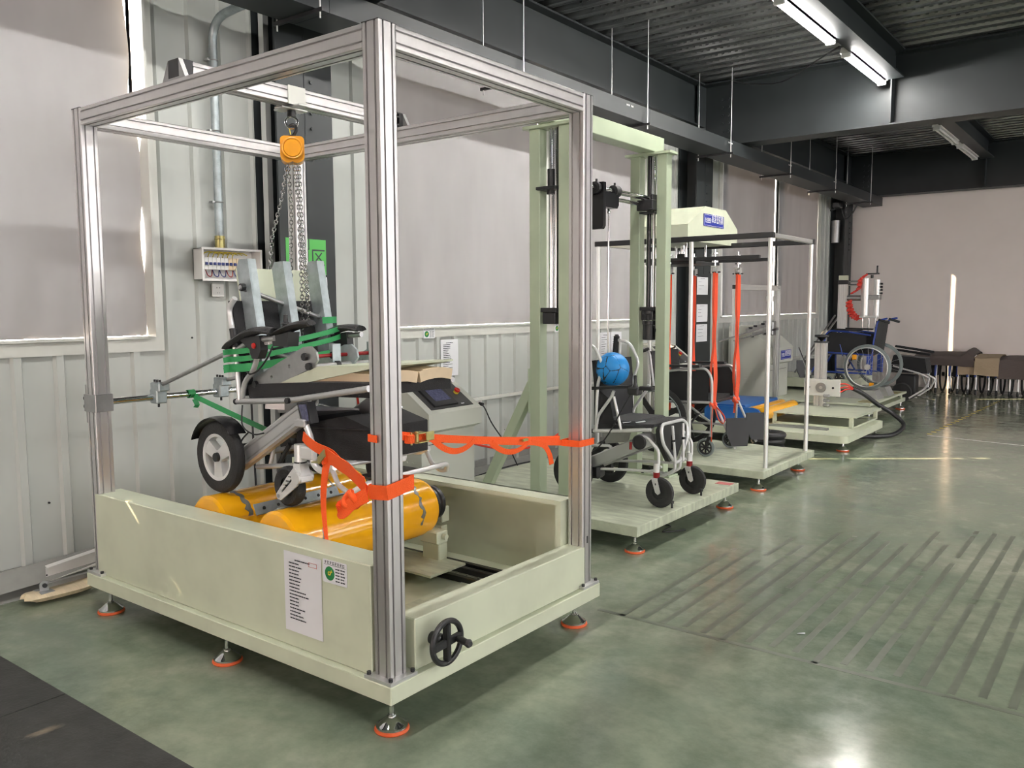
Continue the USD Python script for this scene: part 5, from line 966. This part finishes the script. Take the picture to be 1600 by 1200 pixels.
for k in range(6): y = ey0 + .05 + k * .05; E_.p('live_wire', tube(cr([(bx0 + .05, y, 1.755), (bx0 + .055, y + .012, 1.72), (bx0 + .05, y + .04, 1.715), (bx0 + .045, y + .05, 1.755)], 5), .003, 6), WIREB if k % 3 else DRED)
single('power_cable', tube(cr([(bx0 + .05, 1.38, 1.69), (bx0 + .06, 1.385, 1.6), (bx0 + .02, 1.40, 1.5), (bx0 + .015, 1.405, 1.1), (bx0 + .02, 1.41, .6), (bx0 + .03, 1.42, .02)], 6), .007, 8), BLACK, 'black power cable running down the ribbed wall below the open electrical box', 'cable')
def socket(label, y, z): 
    t = Thing('wall_socket', label, 'socket', loc=(WX, y, z - .04)); t.p('plate', box(WX + .022, WX + .034, y - .043, y + .043, z - .043, z + .043, .004), WHITE)
    for dy in (-.01, .01): t.p('pin_hole', box(WX + .034, WX + .0345, y + dy - .002, y + dy + .002, z + .012, z + .02), BLACK)
    t.p('pin_hole', box(WX + .034, WX + .0345, y - .008, y - .006, z - .02, z - .012), BLACK); t.p('pin_hole', box(WX + .034, WX + .0345, y + .006, y + .008, z - .02, z - .012), BLACK); return t
socket('white wall socket just below the open electrical box', 1.19, 1.628); sk = socket('white wall socket with a black plug beside the grey touch-screen console', 3.80, .655); socket('small white wall socket far away behind the black-topped column', 14.05, .60)
single('plug_cable', [cyl((WX + .034, 3.80, .645), (WX + .075, 3.80, .64), .016), tube(cr([(WX + .07, 3.80, .64), (WX + .10, 3.81, .59), (WX + .12, 3.86, .48), (WX + .16, 3.93, .36), (WX + .22, 3.99, .24), (WX + .3, 4.0, .10), (WX + .35, 4.02, .006)], 6), .006, 8)], BLACK, 'black plug and cable hanging from the socket behind the portal brace', 'cable')
single('floor_cable', tube(cr([(-2.45, 2.5, .03), (-2.55, 3.2, .02), (-2.60, 3.7, .04), (-2.56, 4.2, .06), (-2.5, 4.6, .05)], 8), .007, 8), BLACK, 'black cable lying along the foot of the wall behind the console', 'cable')
single('red_air_hose', tube(cr([(-2.3, 2.95, .62), (-2.35, 3.1, .46), (-2.4, 3.5, .33), (-2.42, 3.95, .24), (-2.42, 4.4, .25), (-2.45, 4.9, .36)], 8), .010, 8), REDHOSE, 'thin red air hose drooping behind the portal brace along the wall', 'hose')
single('red_air_hose', tube(cr([(-2.35, 2.0, .93), (-2.38, 2.05, .8), (-2.42, 2.1, .60), (-2.4, 2.2, .3), (-2.38, 2.3, .009)], 8), .008, 8), REDHOSE, 'red air hose hanging behind the seat of the strapped power wheelchair', 'hose')
single('cable_trunking', box(WX + .022, WX + .052, 3.66, 7.6, .672, .704, .004), TRIM, 'white cable trunking along the wall between the console and the second column', 'trunking')
single('cable_trunking', box(WX + .022, WX + .052, 8.4, 14.0, .60, .632, .004), TRIM, 'white cable trunking along the wall in the far bay', 'trunking')
cn = Thing('conduit_pipe', 'grey steel conduit rising from the electrical box and bending towards the beam', 'conduit', loc=(WX + .055, 1.19, 1.9))
cn.p('pipe', tube(fillet([(WX + .055, 1.20, 1.885), (WX + .055, 1.20, 3.30), (-2.30, 1.20, 3.32), (-1.8, 1.23, 3.33)], .16, 9), .026, 16), GALV); cn.p('coupling', [cyl((WX + .055, 1.20, 1.885), (WX + .055, 1.20, 1.97), .031), torus((WX + .055, 1.20, 1.95), Z, .031, .003)], BRASS)
for z in (2.18, 2.62, 3.05): cn.p('saddle', [torus((WX + .055, 1.20, z), Z, .027, .004, 24, 6), box(WX + .02, WX + .06, 1.155, 1.175, z - .006, z + .006)], STEEL)
single('strip_pipe', prism(sbox(-2.655, 1.505, -2.605, 1.545), (0, 0, 0), X, Y, .0, 3.6), ALU2, 'slim aluminium strip standing in the recess of the near dark column', 'pipe')
sg = Thing('green_sign', 'bright green sign sheet on the near dark column behind the hanging chains', 'sign', loc=(-2.5, 1.72, 1.735)); sg.p('sheet', box(-2.499, -2.4975, 1.55, 1.886, 1.735, 1.972), SIGNG)
sg.p('characters', prism(unary_union(glyph(G_QU, .105, 1.765, 1.80) + glyph([[(.55, .95), (.55, .35)], [(.9, 1), (.9, .02), (.75, .06)]], .105, 1.635, 1.80)), (-2.4975, 0, 0), Y, Z, 0, .0006), INK, smooth=False)
for k, (w_, z0) in enumerate((('topmost', 1.515), ('middle', 1.295), ('lowest', 1.075))): paper('posted_sheet', '%s of the white sheets below the green sign on the near column' % w_, 'paper', (-2.4995, 1.70, z0), Y, Z, .19, .205, 7, curl=.002, seed=20 + k)
for k, (w_, z0) in enumerate((('topmost', 1.64), ('middle', 1.30), ('lowest', 1.05))): paper('posted_sheet', '%s white sheet on the second dark column behind the coral slings' % w_, 'paper', (-2.4995, 7.79, z0), Y, Z, .32, .22, 4, curl=.002, seed=30 + k)
paper('posted_sheet', 'white printed sheet taped under the window sill above the touch-screen console', 'paper', (WX + .027, 3.30, .922), Y, Z, .222, .312, 16, curl=.006, seed=41)
for k, (w_, y) in enumerate((('left', 5.87), ('right', 6.11))): paper('posted_sheet', '%s of two white sheets on the wall behind the blue ball' % w_, 'paper', (WX + .027, y, .90), Y, Z, .225, .32, 10, curl=.004, seed=50 + k)
paper('posted_sheet', 'narrow white sheet on the wall beside the vented cabinet', 'paper', (WX + .027, 9.86, .86), Y, Z, .23, .24, 8, curl=.004, seed=60)
for l_, y in (('white status card with a green disc on the window sill trim above the console', 3.09), ('white status card with a green disc seen between the portal posts', 5.0)): status_card(l_, (WX + .028, y, 1.252), Y, Z, .14, .085)
wc = Thing('security_camera', 'small black bullet camera high on the wall near the far corner', 'camera', loc=(-2.6, 13.85, 3.25)); wc.p('arm', bar((WX + .026, 13.85, 3.20), (-2.58, 13.85, 3.24), .03, .03), DARK); wc.p('body', box(-2.66, -2.52, 13.72, 13.90, 3.22, 3.33, .02), BLACK); wc.p('cable', tube(cr([(-2.55, 13.9, 3.22), (-2.5, 13.95, 3.05), (-2.40, 14.0, 3.12), (-2.3, 14.0, 3.30)], 6), .012), BLACK)
single('hanging_cylinder', cyl((-2.66, 13.95, 2.62), (-2.66, 13.95, 3.02), .075, n=18), STEEL, 'grey cylinder hanging below the camera in the far corner', 'cylinder')

# ================================================ loose things on the floor at the left
pd = Thing('wooden_foot', 'pale wooden foot with a steel hinge lying on the floor below the window wall', 'wooden foot', loc=(-2.47, -.01, 0))
pth = cr([(-2.485, -.16, .03), (-2.475, -.05, .028), (-2.46, .08, .032), (-2.45, .165, .045)], 6)
pd.p('sole', sheet(lambda u, v: pth[int(round(u * 18))] + V(.06 * (1 - max(0, abs(u - .5) * 2 - .72) ** 2 * 9) * math.cos(v * math.pi), 0, .012 * math.sin(v * math.pi)), np.linspace(0, 1, 19), np.linspace(0, 1, 9), .036), WOOD, smooth=45)
pd.p('hinge_plate', box(-2.53, -2.43, -.105, -.035, .05, .058, .002), STEEL); pd.p('hinge_ear', prism(unary_union([sbox(-.022, 0, .022, .03), Point(0, .03).buffer(.022)]), (-2.478, -.07, .058), nrm(V(.2, 1, 0)), Z, -.006, .006), STEEL); pd.p('hinge_bolt', cyl((-2.46, -.072, .086), (-2.495, -.066, .086), .011), BLACK)
pd.p('hinge_arm', bar((-2.478, -.06, .082), (-2.47, .20, .088), .03, .022), STEEL)
al = Thing('profile_offcut', 'short white aluminium channel offcut leaning against the wall flashing', 'metal offcut', loc=(-2.6, .13, .05)); al.p('channel', [bar((-2.60, -.005, .105), (-2.60, .27, .135), .004, .075, up=V(.25, -.1, 1)), bar((-2.592, -.005, .143), (-2.592, .27, .173), .03, .006, up=V(.25, -.1, 1)), bar((-2.598, -.005, .066), (-2.598, .27, .096), .03, .006, up=V(.25, -.1, 1))], WHITE); al.p('end_screw', cyl((-2.59, -.002, .10), (-2.59, -.008, .10), .004), BLACK)
single('flashing_strip', hull([(-2.69, -1.2, .095), (-2.60, -1.2, .01), (-2.69, .42, .165), (-2.58, .42, .09), (-2.685, -1.2, .10), (-2.685, .42, .17)]), GREYD, 'long loose grey flashing strip lying along the foot of the window wall', 'metal strip')
for k, (x0, x1, w_) in enumerate(((-2.3, -1.296, 'left'), (-1.29, -.25, 'right'))): single('rubber_mat', box(x0, x1, -1.75, -.512, 0, .008, .002), MAT, '%s black rubber floor mat in the near left corner of the picture' % w_, 'mat')
hz = Thing('hazard_tape', 'worn black and yellow hazard tape running straight down the far floor', 'tape', loc=(.06, 10, 0))
for k in range(44):
    y = 8.58 + k * .098; hz.p('stripe', prism([(0, 0), (.055, 0), (.055, .05), (0, .05)], (.0 + (y - 8.58) * .04, y, .0003), X, Y, 0, .0006), YEL2 if k % 2 else BLACK)
single('pale_tape', prism([(0, 0), (1.9, -.34), (1.9, -.30), (0, .04)], (.03, 8.56, 0.0003), X, Y, 0, .0006), TRIM, 'pale worn floor tape running right from the end of the hazard tape', 'tape')
single('paper_scrap', hull([(.80, 1.83, .0), (.83, 1.86, .0), (.84, 1.83, .004), (.81, 1.81, .006)]), PAPER, 'tiny white scrap lying on the striped floor', 'scrap')

# ================================================ far right: folded wheelchairs under covers
fw = Thing('folded_wheelchair', 'folded wheelchair under the far covers, leftmost of the row', 'wheelchair', loc=(-.95, 13.62, 0), group=None)
def folded(t, x):
    y = 13.62
    for dx in (0, .115):
        t.p('front_tube', tube(fillet([(x + dx, y + .06, .62), (x + dx, y, .34), (x + dx, y, .07)], .04), .016), SILVERL); t.p('upper_tube', tube([(x + dx - .012, y - .01, .30), (x + dx - .012, y + .02, .60)], .019), BLUEF)
        t.p('caster', lathe([(0, -.014), (.045, -.014), (.05, 0), (.045, .014), (0, .014)], (x + dx, y, .05), X, 20), BLACK); t.p('leg_tube', tube(fillet([(x + dx, y + .02, .30), (x + .06 + (dx - .06) * .6, y + .1, .26), (x + dx * .9, y + .25, .06)], .03), .011), STEEL)
    for dx in (-.03, .15): t.p('big_wheel', torus((x + dx, y + .42, .30), X, .285, .016, 36, 8), RUBBER); t.p('hub', cyl((x + dx - .02, y + .42, .30), (x + dx + .02, y + .42, .30), .035), BLACK)
    t.p('folded_seat', box(x + .02, x + .095, y + .05, y + .45, .28, .60, .02), FABRIC); t.p('push_handle', tube(fillet([(x + .19, y + .2, .62), (x + .19, y + .1, .50), (x + .13, y + .02, .46)], .04), .014), BLACK)
folded(fw, -.95)
for k, (x, w_) in enumerate(((-.62, 'second'), (-.35, 'third'), (-.05, 'fourth'), (.25, 'fifth'), (.58, 'sixth'))): fw.copy((x, 13.62, 0), 'folded wheelchair under the far covers, %s of the row from the left' % w_)
def cover(name, label, mat, x0, x1, zt, zb, seed, lift=0.0, yf=13.55):
    pf = [(yf - .01, zb), (yf - .02, (zt + zb) / 2), (yf, zt - .03), (yf + .05, zt), (yf + .35, zt + .03), (yf + .75, zt + .02), (yf + .80, zt - .1)]; pc = cr([(0, a, b) for a, b in pf], 4)
    def fn(u, v):
        x = x0 + u * (x1 - x0); p = pc[int(round(v * 24))]; nz = meshkit.fbm(V(x * 3.1, v * 2.0, seed), 3) - .5
        up = lift * math.exp(-((u - .88) / .07) ** 2) * (1 if v > .35 else 0)
        return (x + .02 * nz, p[1] + .05 * (meshkit.noise(V(x * 6, v * 3, 9), seed) - .5), p[2] + .05 * nz + up)
    single(name, sheet(fn, np.linspace(0, 1, 40), np.linspace(0, 1, 25), .006), mat, label, 'cover', smooth=True)
cover('cover_sheet', 'dark brown cloth cover, the left one, over the folded wheelchairs', BROWN, -1.16, -.26, .655, .48, 3, lift=.07); cover('cover_sheet', 'short tan cloth hanging below the left dark cover', TANF, -.50, -.24, .56, .33, 5, yf=13.58)
cover('cover_sheet', 'light tan cloth cover in the middle of the folded wheelchairs', TANF, -.255, .10, .625, .345, 7, yf=13.53); cover('cover_sheet', 'dark brown cloth cover at the right edge of the picture', BROWN, .08, 1.1, .60, .31, 9)
J = Thing('stacked_wheelchair', 'black and silver wheelchair lying folded between the test bench and the covered row', 'wheelchair', loc=(-.9, 12.1, 0))
J.p('armrest_pad', bar((-1.13, 12.0, .86), (-.58, 12.05, .78), .05, .035, b=.01), FABRIC); J.p('armrest_pad', bar((-1.2, 12.2, .80), (-.66, 12.2, .73), .05, .035, b=.01), FABRIC); J.p('seat_bundle', hull([(-1.2, 12.0, .45), (-.66, 12.0, .45), (-1.2, 12.35, .45), (-.66, 12.35, .45), (-1.15, 12.0, .72), (-.70, 12.0, .68), (-1.15, 12.35, .72), (-.7, 12.35, .68)]), FABRIC)
J.p('frame_tube', tube(fillet([(-1.15, 12.0, .55), (-.76, 11.98, .45), (-.62, 12.0, .38), (-.68, 12.0, .22), (-.90, 11.98, .06)], .03), .014), SILVERL); J.p('frame_tube', tube(fillet([(-1.1, 12.2, .55), (-.70, 12.18, .43), (-.58, 12.2, .36), (-.64, 12.2, .22), (-.84, 12.18, .06)], .03), .014), SILVERL)
J.p('foot_rest', bar((-.90, 11.98, .07), (-.70, 11.98, .20), .05, .012, up=V(-.5, 0, 1)), WHITE); J.p('anti_tip_tube', tube(fillet([(-.95, 12.1, .30), (-.88, 12.1, .10), (-.55, 12.08, .03)], .06), .012), CHROME); J.p('drive_box', box(-1.1, -.82, 12.0, 12.25, .12, .42, .02), BLACK); J.p('frame_tube', tube([(-.72, 11.97, .42), (-.70, 12.18, .26)], .012), SILVERL)
for y in (11.98, 12.3): J.p('wheel', lathe([(0, -.02), (.13, -.02), (.15, 0), (.13, .02), (0, .02)], (-1.0, y, .15), Y, 28), RUBBER)
single('crossed_rods', [tube([(-2.2, 10.6, .5), (-2.05, 12.0, 1.33)], .014), tube([(-2.16, 10.6, .5), (-2.0, 12.0, 1.30)], .014)], STEEL, 'pair of thin grey rods leaning behind the far test bench', 'rod')
